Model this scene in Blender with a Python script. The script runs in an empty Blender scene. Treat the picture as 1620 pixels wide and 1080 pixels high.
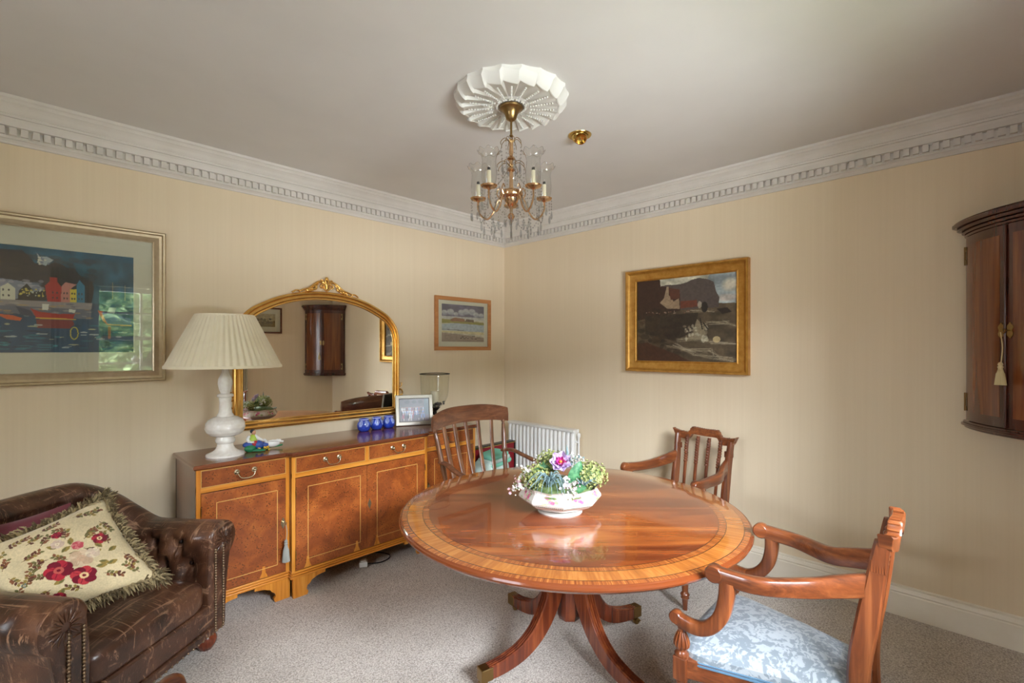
import bpy, math, random
import numpy as np
from mathutils import Vector, Matrix
random.seed(7); np.random.seed(7)
PI = math.pi
C = bpy.context.scene.collection
SC = bpy.context.scene
# ---------------- camera, world, lights, exposure ----------------
cam_d = bpy.data.cameras.new('camera'); cam = bpy.data.objects.new('camera', cam_d); C.objects.link(cam)
cam_d.sensor_width = 36.0; cam_d.lens = 17.0; cam_d.shift_y = 0.0068; cam_d.clip_start = 0.02
cam.location = (0, 0, 1.45)
cam.rotation_euler = (PI/2, 0, math.radians(44.35) - PI/2)
SC.camera = cam
SC.view_settings.view_transform = 'Standard'; SC.view_settings.look = 'None'
SC.view_settings.gamma = 1.0; SC.view_settings.use_curve_mapping = False
SC.view_settings.exposure = 1.33
world = bpy.data.worlds.new('sky'); SC.world = world; world.use_nodes = True
bg = world.node_tree.nodes['Background']; bg.inputs[0].default_value = (0.80, 0.90, 1.0, 1); bg.inputs[1].default_value = 3.0
try:
    SC.cycles.max_bounces = 9; SC.cycles.diffuse_bounces = 5; SC.cycles.glossy_bounces = 5
    SC.cycles.transparent_max_bounces = 24; SC.cycles.sample_clamp_indirect = 6.0
except Exception: pass

def area(name, loc, target, sx, sy, power, col=(1, 1, 1), spread=180):
    d = bpy.data.lights.new(name, 'AREA'); d.shape = 'RECTANGLE'; d.size = sx; d.size_y = sy
    d.energy = power; d.color = col; d.spread = math.radians(spread)
    o = bpy.data.objects.new(name, d); C.objects.link(o); o.location = loc
    o.rotation_euler = (Vector(target) - Vector(loc)).to_track_quat('-Z', 'Y').to_euler()
    return o
# back window daylight: sky from above, low lamps added to lift ceiling and walls
area('sky_light', (0.9, -1.75, 3.05), (1.9, 1.9, 0.6), 2.6, 1.5, 45, (0.83, 0.90, 1.0))
area('sky_light_high', (-0.3, -4.2, 3.75), (2.8, 2.8, 0.9), 5.0, 1.7, 1300, (0.83, 0.90, 1.0))
area('low_fill', (1.0, -1.7, 0.1), (1.9, 1.9, 2.6), 2.4, 1.3, 12, (0.80, 0.90, 1.0))
area('low_fill_far', (-0.35, -4.2, 0.35), (2.8, 2.8, 2.3), 5.0, 0.9, 400, (0.86, 0.92, 1.0))
# fill lamps at an added side window, out of view, lifting the right wall
area('side_fill_high', (-4.0, 0.9, 2.9), (3.3, 0.9, 0.9), 2.6, 1.4, 290, (0.86, 0.92, 1.0))
area('side_fill_low', (-3.6, 0.9, 0.2), (2.4, 0.6, 2.6), 2.4, 1.0, 80, (0.86, 0.92, 1.0))

# ---------------- mesh helpers ----------------
def V(*a): return Vector(a)
class MB:
    def __init__(s): s.v = []; s.f = []; s.m = []; s.xf = Matrix.Identity(4); s.col = None
    def add(s, vs, fs, mat=0):
        b = len(s.v)
        s.v += [tuple(s.xf @ Vector(p)) for p in vs]
        for f in fs: s.f.append(tuple(b + i for i in f)); s.m.append(mat)
    def box(s, x0, x1, y0, y1, z0, z1, mat=0):
        if x0 > x1: x0, x1 = x1, x0
        if y0 > y1: y0, y1 = y1, y0
        if z0 > z1: z0, z1 = z1, z0
        s.add([(x0,y0,z0),(x1,y0,z0),(x1,y1,z0),(x0,y1,z0),(x0,y0,z1),(x1,y0,z1),(x1,y1,z1),(x0,y1,z1)],
              [(0,3,2,1),(4,5,6,7),(0,1,5,4),(1,2,6,5),(2,3,7,6),(3,0,4,7)], mat)
    def grid(s, pts, cu=False, cv=False, mat=0, flip=False):
        nu, nv = len(pts), len(pts[0]); fs = []
        for i in range(nu if cu else nu-1):
            for j in range(nv if cv else nv-1):
                a = i*nv+j; b = ((i+1) % nu)*nv+j; c = ((i+1) % nu)*nv+(j+1) % nv; d = i*nv+(j+1) % nv
                fs.append((a,d,c,b) if flip else (a,b,c,d))
        s.add([p for r in pts for p in r], fs, mat)
    def lathe(s, prof, n=32, c=(0,0,0), rad=None, cap=True, mat=0, a0=0.0):
        rows = []
        for k, (r, z) in enumerate(prof):
            rows.append([(c[0]+r*(rad(2*PI*i/n, z) if rad else 1)*math.cos(a0+2*PI*i/n),
                          c[1]+r*(rad(2*PI*i/n, z) if rad else 1)*math.sin(a0+2*PI*i/n), c[2]+z) for i in range(n)])
        s.grid(rows, cv=True, mat=mat, flip=prof[-1][1] > prof[0][1])
        if cap:
            for row in (rows[0], rows[-1]): s.add(row, [tuple(range(n))], mat)
    def prism(s, pts, d, mat=0):
        """pts: planar 3D outline, d: extrusion vector"""
        n = len(pts); q = [tuple(Vector(p)+Vector(d)) for p in pts]
        s.add(list(pts)+q, [tuple(range(n))[::-1], tuple(range(n, 2*n))] + [(i,(i+1)%n,n+(i+1)%n,n+i) for i in range(n)], mat)
    def tube(s, path, r, n=8, closed=False, cap=True, mat=0, flat=None):
        P = [Vector(p) for p in path]; m = len(P)
        R = r if isinstance(r, (list, tuple)) else [r]*m
        T = []
        for i in range(m):
            a = P[(i-1) % m] if (closed or i > 0) else P[0]; b = P[(i+1) % m] if (closed or i < m-1) else P[-1]
            t = (b-a); T.append(t.normalized() if t.length > 1e-9 else Vector((0,0,1)))
        nrm = T[0].orthogonal().normalized(); rows = []
        for i in range(m):
            nrm = (nrm - T[i]*nrm.dot(T[i]))
            nrm = nrm.normalized() if nrm.length > 1e-6 else T[i].orthogonal().normalized()
            bi = T[i].cross(nrm)
            rows.append([tuple(P[i] + R[i]*(math.cos(2*PI*k/n)*nrm + math.sin(2*PI*k/n)*bi)) for k in range(n)])
        s.grid(rows, cu=closed, cv=True, mat=mat)
        if cap and not closed:
            s.add(rows[0], [tuple(range(n))], mat); s.add(rows[-1], [tuple(range(n))[::-1]], mat)
    def sweep(s, path, sec, up=(0,0,1), closed=False, mat=0, cap=True):
        """sec(i, f) -> list of (a, b): a along side, b along up; or a fixed list"""
        P = [Vector(p) for p in path]; m = len(P); U = Vector(up); rows = []
        for i in range(m):
            a = P[(i-1) % m] if (closed or i > 0) else P[0]; b = P[(i+1) % m] if (closed or i < m-1) else P[-1]
            t = (b-a).normalized(); side = t.cross(U).normalized(); u2 = side.cross(t)
            q = sec(i, i/(m-1)) if callable(sec) else sec
            rows.append([tuple(P[i]+side*x+u2*y) for x, y in q])
        s.grid(rows, cu=closed, cv=True, mat=mat)
        if cap and not closed:
            n = len(rows[0]); s.add(rows[0], [tuple(range(n))], mat); s.add(rows[-1], [tuple(range(n))[::-1]], mat)
    def sphere(s, c, r, n=10, m=6, mat=0, sc=(1,1,1)):
        rows = [[(c[0]+r*sc[0]*math.sin(PI*j/m)*math.cos(2*PI*i/n), c[1]+r*sc[1]*math.sin(PI*j/m)*math.sin(2*PI*i/n), c[2]+r*sc[2]*math.cos(PI*j/m)) for i in range(n)] for j in range(m+1)]
        s.grid(rows, cv=True, mat=mat)
    def turned(s, p0, p1, prof, n=14, mat=0):
        """prof: list of (fraction along, radius)"""
        a, b = Vector(p0), Vector(p1)
        s.tube([a.lerp(b, f) for f, r in prof], [r for f, r in prof], n=n, mat=mat)

def rsec(w, h, c=0.25):
    k = min(w, h)*c; w, h = w/2, h/2
    return [(-w,-h+k),(-w+k,-h),(w-k,-h),(w,-h+k),(w,h-k),(w-k,h),(-w+k,h),(-w,h-k)]
def csec(w, h, n=12):
    return [(w/2*math.cos(2*PI*i/n), h/2*math.sin(2*PI*i/n)) for i in range(n)]
def spline(pts, n=8, closed=False):
    P = [Vector(p) for p in pts]; m = len(P); out = []
    for i in range(m if closed else m-1):
        g = lambda j: P[j % m] if closed else P[max(0, min(m-1, j))]
        p0, p1, p2, p3 = g(i-1), g(i), g(i+1), g(i+2)
        for k in range(n):
            t = k/n
            out.append(0.5*((2*p1)+(p2-p0)*t+(2*p0-5*p1+4*p2-p3)*t*t+(3*p1-p0-3*p2+p3)*t**3))
    if not closed: out.append(P[-1])
    return out
def obj(name, mb, mats, parent=None, loc=None, rot=None, smooth=40, bevel=0.0, bseg=2, subd=0):
    me = bpy.data.meshes.new(name); me.from_pydata(mb.v, [], mb.f)
    if not isinstance(mats, (list, tuple)): mats = [mats]
    for m in mats: me.materials.append(m)
    me.polygons.foreach_set('material_index', mb.m)
    if mb.col is not None:
        at = me.color_attributes.new('paint', 'FLOAT_COLOR', 'POINT')
        a = np.ones((len(mb.v), 4), dtype=np.float32); a[:, :3] = mb.col
        at.data.foreach_set('color', a.ravel())
    me.validate()
    import bmesh
    bm = bmesh.new(); bm.from_mesh(me); bmesh.ops.recalc_face_normals(bm, faces=bm.faces); bm.to_mesh(me); bm.free()
    if smooth:
        me.shade_smooth()
        try: me.set_sharp_from_angle(angle=math.radians(smooth))
        except Exception: pass
    o = bpy.data.objects.new(name, me); C.objects.link(o)
    if parent: o.parent = parent
    if loc: o.location = loc
    if rot: o.rotation_euler = rot
    if bevel:
        b = o.modifiers.new('bevel', 'BEVEL'); b.width = bevel; b.segments = bseg; b.limit_method = 'ANGLE'; b.angle_limit = math.radians(35)
        b.harden_normals = False
    if subd:
        b = o.modifiers.new('subd', 'SUBSURF'); b.levels = subd; b.render_levels = subd
    return o
def tag(o, label, cat, group=None):
    o['label'] = label; o['category'] = cat
    if group: o['group'] = group
    return o
def thing(name, label, cat, loc=(0,0,0), rotz=0.0, group=None):
    o = bpy.data.objects.new(name, None); C.objects.link(o); o.location = loc; o.rotation_euler = (0,0,rotz)
    o.empty_display_size = 0.1
    return tag(o, label, cat, group)
def struct(o): o['kind'] = 'structure'; return o
def part(o, label): o['label'] = label; return o

# ---------------- materials ----------------
def lin(c):
    f = lambda x: x/12.92 if x <= 0.04045 else ((x+0.055)/1.055)**2.4
    return tuple(f(x/255.0) for x in c)
def rgba(c): return lin(c)+(1.0,)
class N:
    """small node-graph writer"""
    def __init__(s, name):
        s.mat = bpy.data.materials.new(name); s.mat.use_nodes = True; s.t = s.mat.node_tree
        s.b = s.t.nodes['Principled BSDF']
    def n(s, typ, **kw):
        nd = s.t.nodes.new(typ)
        for k, v in kw.items(): setattr(nd, k, v)
        return nd
    def l(s, a, b): s.t.links.new(a, b)
    def coord(s, scale=(1,1,1), rot=(0,0,0), kind='Object', loc=(0,0,0)):
        tc = s.n('ShaderNodeTexCoord'); mp = s.n('ShaderNodeMapping'); mp.inputs['Scale'].default_value = scale
        mp.inputs['Rotation'].default_value = rot; mp.inputs['Location'].default_value = loc
        s.l(tc.outputs[kind], mp.inputs[0]); return mp.outputs[0]
    def noise(s, vec, scale=5, detail=4, rough=0.55, dist=0.0):
        nd = s.n('ShaderNodeTexNoise'); nd.inputs['Scale'].default_value = scale; nd.inputs['Detail'].default_value = detail
        nd.inputs['Roughness'].default_value = rough; nd.inputs['Distortion'].default_value = dist
        if vec is not None: s.l(vec, nd.inputs['Vector'])
        return nd.outputs['Fac']
    def vor(s, vec, scale=5, feature='F1', out='Distance', rnd=1.0):
        nd = s.n('ShaderNodeTexVoronoi'); nd.feature = feature; nd.inputs['Scale'].default_value = scale
        nd.inputs['Randomness'].default_value = rnd
        if vec is not None: s.l(vec, nd.inputs['Vector'])
        return nd.outputs[out]
    def ramp(s, fac, stops, interp='LINEAR'):
        nd = s.n('ShaderNodeValToRGB'); cr = nd.color_ramp; cr.interpolation = interp
        while len(cr.elements) < len(stops): cr.elements.new(0.5)
        for e, (p, c) in zip(cr.elements, stops):
            e.position = p; e.color = c if len(c) == 4 else rgba(c)
        s.l(fac, nd.inputs[0]); return nd.outputs[0]
    def mix(s, fac, a, b, mode='MIX'):
        nd = s.n('ShaderNodeMix'); nd.data_type = 'RGBA'; nd.blend_type = mode
        for sock, x in ((nd.inputs[0], fac), (nd.inputs[6], a), (nd.inputs[7], b)):
            if isinstance(x, (int, float)): sock.default_value = x
            elif isinstance(x, tuple): sock.default_value = x if len(x) == 4 else rgba(x)
            else: s.l(x, sock)
        return nd.outputs[2]
    def math(s, op, a, b=None, clamp=False):
        nd = s.n('ShaderNodeMath'); nd.operation = op; nd.use_clamp = clamp
        for i, x in enumerate((a, b)):
            if x is None: continue
            if isinstance(x, (int, float)): nd.inputs[i].default_value = x
            else: s.l(x, nd.inputs[i])
        return nd.outputs[0]
    def bump(s, h, strength=0.3, dist=0.002):
        nd = s.n('ShaderNodeBump'); nd.inputs['Strength'].default_value = strength; nd.inputs['Distance'].default_value = dist
        s.l(h, nd.inputs['Height']); s.l(nd.outputs[0], s.b.inputs['Normal'])
    def done(s, color=None, rough=0.5, metal=0.0, coat=0.0, coat_r=0.08, spec=None, sheen=0.0, trans=0.0, ior=None):
        b = s.b
        if color is not None:
            if isinstance(color, tuple): b.inputs['Base Color'].default_value = rgba(color)
            else: s.l(color, b.inputs['Base Color'])
        if isinstance(rough, (int, float)): b.inputs['Roughness'].default_value = rough
        else: s.l(rough, b.inputs['Roughness'])
        b.inputs['Metallic'].default_value = metal; b.inputs['Coat Weight'].default_value = coat
        b.inputs['Coat Roughness'].default_value = coat_r; b.inputs['Sheen Weight'].default_value = sheen
        b.inputs['Transmission Weight'].default_value = trans
        if spec is not None: b.inputs['Specular IOR Level'].default_value = spec
        if ior: b.inputs['IOR'].default_value = ior
        return s.mat
def plain(name, c, rough=0.5, metal=0.0, **kw):
    g = N(name); v = g.noise(g.coord(), 9, 3)
    col = g.mix(g.math('MULTIPLY', v, 0.16), c, tuple(max(0, int(x*0.72)) for x in c))
    return g.done(col, rough, metal, **kw)
def wood(name, dark, mid, light, axis=0, rough=0.28, coat=0.35, scale=1.0, dist=1.2):
    g = N(name); sc = [26*scale, 26*scale, 26*scale]; sc[axis] = 1.6*scale
    v = g.coord(tuple(sc)); n1 = g.noise(v, 1.0, 5, 0.6, dist)
    sc2 = [150*scale]*3; sc2[axis] = 4*scale
    n2 = g.noise(g.coord(tuple(sc2)), 1.0, 3, 0.6, 0.3)
    sc3 = [5*scale]*3; sc3[axis] = 1.2*scale
    n3 = g.noise(g.coord(tuple(sc3)), 1.0, 2)
    f = g.math('ADD', g.math('MULTIPLY', n1, 0.6), g.math('ADD', g.math('MULTIPLY', n2, 0.18), g.math('MULTIPLY', n3, 0.3)))
    col = g.ramp(f, [(0.36, dark), (0.54, mid), (0.72, light)])
    g.bump(n2, 0.06, 0.001)
    return g.done(col, rough, coat=coat, coat_r=0.1)
def burl(name, dark, mid, light, rough=0.3, coat=0.3):
    g = N(name); v = g.coord((1,1,1)); n1 = g.noise(v, 6, 5, 0.6, 0.9)
    v2 = g.vor(g.coord((1,1,1)), 95); n2 = g.noise(v, 26, 4, 0.6, 1.0)
    spk = g.math('MULTIPLY', g.ramp(v2, [(0.20, (255,255,255)), (0.46, (0,0,0))]), g.ramp(n2, [(0.46, (0,0,0)), (0.56, (255,255,255))]))
    base = g.ramp(g.math('ADD', g.math('MULTIPLY', n1, 0.7), g.math('MULTIPLY', n2, 0.3)), [(0.34, dark), (0.5, mid), (0.68, light)])
    col = g.mix(g.math('MULTIPLY', spk, 0.75), base, tuple(int(x*0.42) for x in dark))
    return g.done(col, rough, coat=coat, coat_r=0.1)
def attr_mat(name, rough=0.6, spec=None, bump=0.0, sheen=0.0):
    g = N(name); a = g.n('ShaderNodeAttribute'); a.attribute_name = 'paint'
    if bump: g.bump(g.noise(g.coord(), 220, 4), bump, 0.001)
    return g.done(a.outputs['Color'], rough, spec=spec, sheen=sheen)
def thin_glass(name, tint=(255,255,255), rough=0.0, refl=1.0):
    g = N(name); t = g.t; t.nodes.remove(g.b)
    tr = g.n('ShaderNodeBsdfTransparent'); tr.inputs[0].default_value = rgba(tint)
    gl = g.n('ShaderNodeBsdfGlossy'); gl.inputs['Roughness'].default_value = rough
    lw = g.n('ShaderNodeLayerWeight'); fr = g.math('ADD', g.math('MULTIPLY', g.math('POWER', lw.outputs['Facing'], 5.0), 0.9), 0.04)
    mx = g.n('ShaderNodeMixShader'); g.l(g.math('MULTIPLY', fr, refl, True), mx.inputs[0]); g.l(tr.outputs[0], mx.inputs[1]); g.l(gl.outputs[0], mx.inputs[2])
    g.l(mx.outputs[0], t.nodes['Material Output'].inputs[0]); return g.mat

g = N('wallpaper')   # pale straw paper with a faint vertical stria
st = g.noise(g.coord((60, 60, 0.6)), 1.0, 4, 0.7); wide = g.noise(g.coord((7, 7, 0.15)), 1.0, 2)
col = g.ramp(g.math('ADD', g.math('MULTIPLY', st, 0.6), g.math('MULTIPLY', wide, 0.4)), [(0.3, (222,203,172)), (0.7, (228,210,180))])
M_WALL = g.done(col, 0.72)
g = N('ceiling_paint'); M_CEIL = g.done(g.ramp(g.noise(g.coord(), 3, 3), [(0.3, (210,206,202)), (0.7, (215,211,207))]), 0.8)
g = N('moulding_paint'); M_TRIM = g.done(g.ramp(g.noise(g.coord(), 8, 3), [(0.3, (209,203,194)), (0.7, (216,210,202))]), 0.55)
g = N('skirting_paint'); M_SKIRT = g.done(g.ramp(g.noise(g.coord(), 8, 3), [(0.3, (226,216,196)), (0.7, (233,224,206))]), 0.4)
g = N('carpet'); v = g.coord()
n1 = g.noise(v, 130, 4, 0.8); n2 = g.noise(v, 2.2, 3); n3 = g.vor(v, 150)
f = g.math('ADD', g.math('MULTIPLY', n1, 0.72), g.math('ADD', g.math('MULTIPLY', n2, 0.18), g.math('MULTIPLY', g.math('SUBTRACT', 0.62, n3), 0.26)))
col = g.ramp(f, [(0.36, (152,141,130)), (0.49, (194,183,171)), (0.62, (226,218,208))])
g.bump(g.math('ADD', n1, g.math('MULTIPLY', n3, 0.8)), 0.6, 0.006)
M_CARPET = g.done(col, 0.95, spec=0.1, sheen=0.2)
M_WHITE = plain('white_enamel', (232,230,224), 0.35)
M_BRASS = plain('polished_brass', (214,186,116), 0.2, 1.0)
M_OLDBRASS = plain('aged_brass', (150,122,78), 0.32, 1.0)
M_DARKIRON = plain('dark_metal', (40,38,36), 0.4, 0.8)
M_ROSEGOLD = plain('rose_gilt_metal', (216,176,134), 0.2, 1.0)
M_SILVER = plain('silvered_handle_metal', (205,192,160), 0.25, 1.0)
M_BLACK = plain('black_plastic', (18,18,20), 0.4)
M_GLASS = thin_glass('clear_glass'); M_PICGLASS = thin_glass('picture_glass', (250,252,250), 0.0, 1.5)
M_PANE = thin_glass('window_glass')
M_CRYSTAL = thin_glass('crystal', (236,238,240), 0.04, 4.5); M_SHGLASS = thin_glass('shade_glass', (250,250,248), 0.03, 3.0)
M_CHAIR = wood('chair_mahogany', (56,25,13), (110,56,28), (158,92,50), 2, 0.28, 0.4, 0.8)
M_CHAIRX = wood('chair_mahogany_rails', (60,27,14), (116,60,30), (162,96,52), 1, 0.28, 0.4, 0.8)
M_WINDSOR = wood('worn_elm', (66,40,26), (112,72,46), (160,112,76), 2, 0.33, 0.3, 0.8)
M_WINDSORX = wood('worn_elm_rail', (62,34,22), (104,62,40), (144,94,62), 0, 0.30, 0.35, 0.8)
M_LEG = wood('table_leg_mahogany', (54,20,11), (98,42,21), (146,76,38), 2, 0.22, 0.5, 0.7)
M_BURL = burl('burr_yew', (122,60,26), (154,80,34), (186,106,46))
M_YEW = wood('pale_yew_banding', (176,98,26), (212,134,44), (236,170,76), 0, 0.3, 0.3, 0.7)
M_YEWV = wood('pale_yew_upright', (176,98,26), (212,134,44), (236,170,76), 2, 0.3, 0.3, 0.7)
M_YEWTOP = wood('sideboard_top_veneer', (74,34,20), (112,58,34), (150,84,48), 0, 0.2, 0.5, 0.5)
M_YEWSIDE = wood('sideboard_side_veneer', (82,44,28), (116,70,48), (140,90,62), 2, 0.25, 0.4, 0.5)
M_INLAY = plain('boxwood_line', (226,176,96), 0.35)
# ---------------- the room ----------------
WX, WY, BX, BY, H = 3.366, 3.395, -2.4, -0.36, 2.64
mb = MB(); mb.box(BX-0.2, WX+0.2, BY-0.2, WY+0.2, -0.1, 0); struct(obj('floor', mb, M_CARPET, smooth=0))
mb = MB(); mb.box(BX-0.2, WX+0.2, BY-0.2, WY+0.2, H, H+0.1); struct(obj('ceiling', mb, M_CEIL, smooth=0))
mb = MB(); mb.box(BX, WX, WY, WY+0.2, 0, H); struct(obj('wall_left', mb, M_WALL, smooth=0))
mb = MB(); mb.box(WX, WX+0.2, BY-0.2, WY+0.2, 0, H); struct(obj('wall_right', mb, M_WALL, smooth=0))
mb = MB()
for y0, y1, z0, z1 in ((BY-0.2, 0.35, 0, H), (1.55, WY+0.2, 0, H), (0.35, 1.55, 0, 0.90), (0.35, 1.55, 2.16, H)): mb.box(BX-0.2, BX, y0, y1, z0, z1)  # opening cut for the added side window
struct(obj('wall_far_left', mb, M_WALL, smooth=0))
WINS = [(0.60, 1.92, 0.98, 2.16, (0.60, BY-0.12, 0), 0.0), (0.35, 1.55, 0.90, 2.16, (BX-0.12, 1.55, 0), -PI/2)]  # second entry: added unseen window, lets fill daylight reach the right wall
mb = MB()
xs = [BX, 0.60, 1.92, WX]
for a, b in ((0,1),(2,3)): mb.box(xs[a], xs[b], BY-0.2, BY, 0, H)
for a, b in ((1,2),):
    mb.box(xs[a], xs[b], BY-0.2, BY, 0, 0.98); mb.box(xs[a], xs[b], BY-0.2, BY, 2.16, H)
struct(obj('wall_back', mb, M_WALL, smooth=0))
for wi, (a, b, z0, z1, wl, wr) in enumerate(WINS):
    w = bpy.data.objects.new('window_%d' % (wi+1), None); C.objects.link(w); w.location = wl; w.rotation_euler = (0, 0, wr); struct(w)
    W = b-a; mb = MB()
    for x0, x1, q0, q1 in ((0, 0.05, z0, z1), (W-0.05, W, z0, z1), (0, W, z0, z0+0.05), (0, W, z1-0.05, z1)):
        mb.box(x0, x1, -0.03, 0.03, q0, q1)
    nx = 3
    for i in range(1, nx): mb.box(W*i/nx-0.012, W*i/nx+0.012, -0.02, 0.02, z0+0.05, z1-0.05)
    for i in range(1, 4):
        zz = z0+(z1-z0)*i/4; hh = 0.022 if i == 2 else 0.012
        mb.box(0.05, W-0.05, -0.021, 0.021, zz-hh, zz+hh)
    obj('window_frame', mb, M_WHITE, w, smooth=0)
    mb = MB(); mb.box(0.04, W-0.04, -0.003, 0.003, z0+0.04, z1-0.04); obj('window_pane', mb, M_PANE, w, smooth=0)
    mb = MB(); mb.box(-0.06, W+0.06, 0.03, 0.20, z0-0.035, z0); obj('window_sill', mb, M_WHITE, w, smooth=0, bevel=0.006)
# cornice with dentils: profile (projection from wall, depth below ceiling), mitred round the room
CP = [(0,0.197),(0.012,0.197),(0.016,0.188),(0.024,0.180),(0.032,0.176),(0.032,0.168),(0.030,0.166),(0.030,0.126),(0.058,0.124),(0.060,0.116),
      (0.064,0.100),(0.070,0.088),(0.082,0.088),(0.085,0.078),(0.080,0.074),(0.090,0.062),(0.098,0.048),(0.108,0.038),(0.116,0.032),(0.116,0.027),(0.122,0.019),(0.131,0.014),(0.133,0.0)]
def ring(p): return [(BX+p, BY+p), (WX-p, BY+p), (WX-p, WY-p), (BX+p, WY-p)]
for i in range(4):
    mb = MB(); rows = []
    for e in (i, (i+1) % 4):
        rows.append([(ring(p)[e][0], ring(p)[e][1], H-d) for p, d in CP]+[(ring(0)[e][0], ring(0)[e][1], H)])
    mb.grid(rows, cv=True)
    o = struct(obj('trim_%d' % (i+1), mb, M_TRIM, smooth=0))
    # dentil blocks of this side
    a = Vector(ring(0.030)[i]); b = Vector(ring(0.030)[(i+1) % 4]); L = (b-a).length; t = (b-a)/L; n = Vector((-t.y, t.x))
    mb = MB(); k = int(L/0.040)
    for j in range(k):
        c = a + t*(0.018+j*0.040)
        q = [c, c+t*0.0255, c+t*0.0255+n*0.019, c+n*0.019]
        mb.prism([(x.x, x.y, H-0.162) for x in q], (0,0,0.036))
    d = obj('dentil', mb, M_TRIM, o, smooth=0); d['kind'] = 'stuff'; d.data.name = 'dentil_course'
# skirting
SP = [(0,0),(0.020,0),(0.020,0.118),(0.016,0.124),(0.019,0.132),(0.014,0.146),(0.010,0.150),(0.010,0.160),(0,0.165)]
for i, nm in enumerate(('back', 'right', 'left', 'far_left')):
    mb = MB(); mb.grid([[(ring(p)[e][0], ring(p)[e][1], z) for p, z in SP] for e in (i, (i+1) % 4)], cv=True)
    struct(obj('baseboard_'+nm, mb, M_SKIRT, smooth=0))
# garden seen in reflections
g = N('lawn'); M_LAWN = g.done(g.ramp(g.noise(g.coord(), 3, 5), [(0.3, (98,112,66)), (0.7, (146,156,108))]), 0.9)
mb = MB(); mb.box(-9, 12, -12, BY-0.2, -0.35, -0.25); struct(obj('garden_lawn', mb, M_LAWN, smooth=0))
g = N('hedge_leaves'); n1 = g.noise(g.coord(), 9, 6, 0.75); M_HEDGE = g.done(g.ramp(n1, [(0.40, (40,60,34)), (0.5, (92,124,66)), (0.60, (186,204,150))]), 0.8)
def fur(nu, nv, w, h):
    rows = []
    for i in range(nu+1):
        r = []
        for j in range(nv+1):
            d = 0.25*math.sin(i*0.9)*math.cos(j*0.7)+random.uniform(-0.16, 0.16)
            r.append((-w/2+w*i/nu+random.uniform(-.05,.05), d, h*j/nv))
        rows.append(r)
    return rows
mb = MB(); rows = fur(110, 34, 18, 3.6); mb.grid(rows)
mb.grid([[(r[-1][0], r[-1][1], r[-1][2]), (r[-1][0], -1.2, 3.5), (r[-1][0], -1.3, 0)] for r in rows])
tag(obj('garden_hedge', mb, M_HEDGE, loc=(1.5, -5.2, -0.3), smooth=0), 'clipped green garden hedge standing beyond the windows', 'hedge')
# curtains at the window sides
M_CURT = plain('cream_curtain', (214,204,178), 0.8)
for k, (x0, x1) in enumerate(((0.24, 0.55), (1.97, 2.16))):
    mb = MB(); pa = []
    n = 40
    for j in range(n+1): pa.append((x0+(x1-x0)*j/n, BY+0.06+0.022*math.sin(j*1.25)))
    mb.grid([[(x, y, z) for x, y in pa+[(x, y+0.006) for x, y in pa[::-1]]] for z in (0.03, 2.32)], cv=True)
    o = obj('curtain', mb, M_CURT); tag(o, ('cream curtain hanging at the side of the window nearer the armchair' if k == 0 else 'cream curtain hanging at the side of the window nearer the corner cabinet'), 'curtain', 'window curtains')
# picture on the back wall, seen in the mirror
def frame_mb(w, h, fw, prof, mb=None, mat=0):
    """picture frame: w,h outer; prof: (inward 0..1, height) ; local x right, z up, +y out of the wall"""
    mb = mb or MB(); rows = []
    for sx, sz in ((-1,-1),(1,-1),(1,1),(-1,1)):
        rows.append([(sx*(w/2-fw*a), y, h/2*(1+sz)-sz*fw*a) for a, y in prof])
    mb.grid(rows, cu=True, cv=True, mat=mat); return mb
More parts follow.
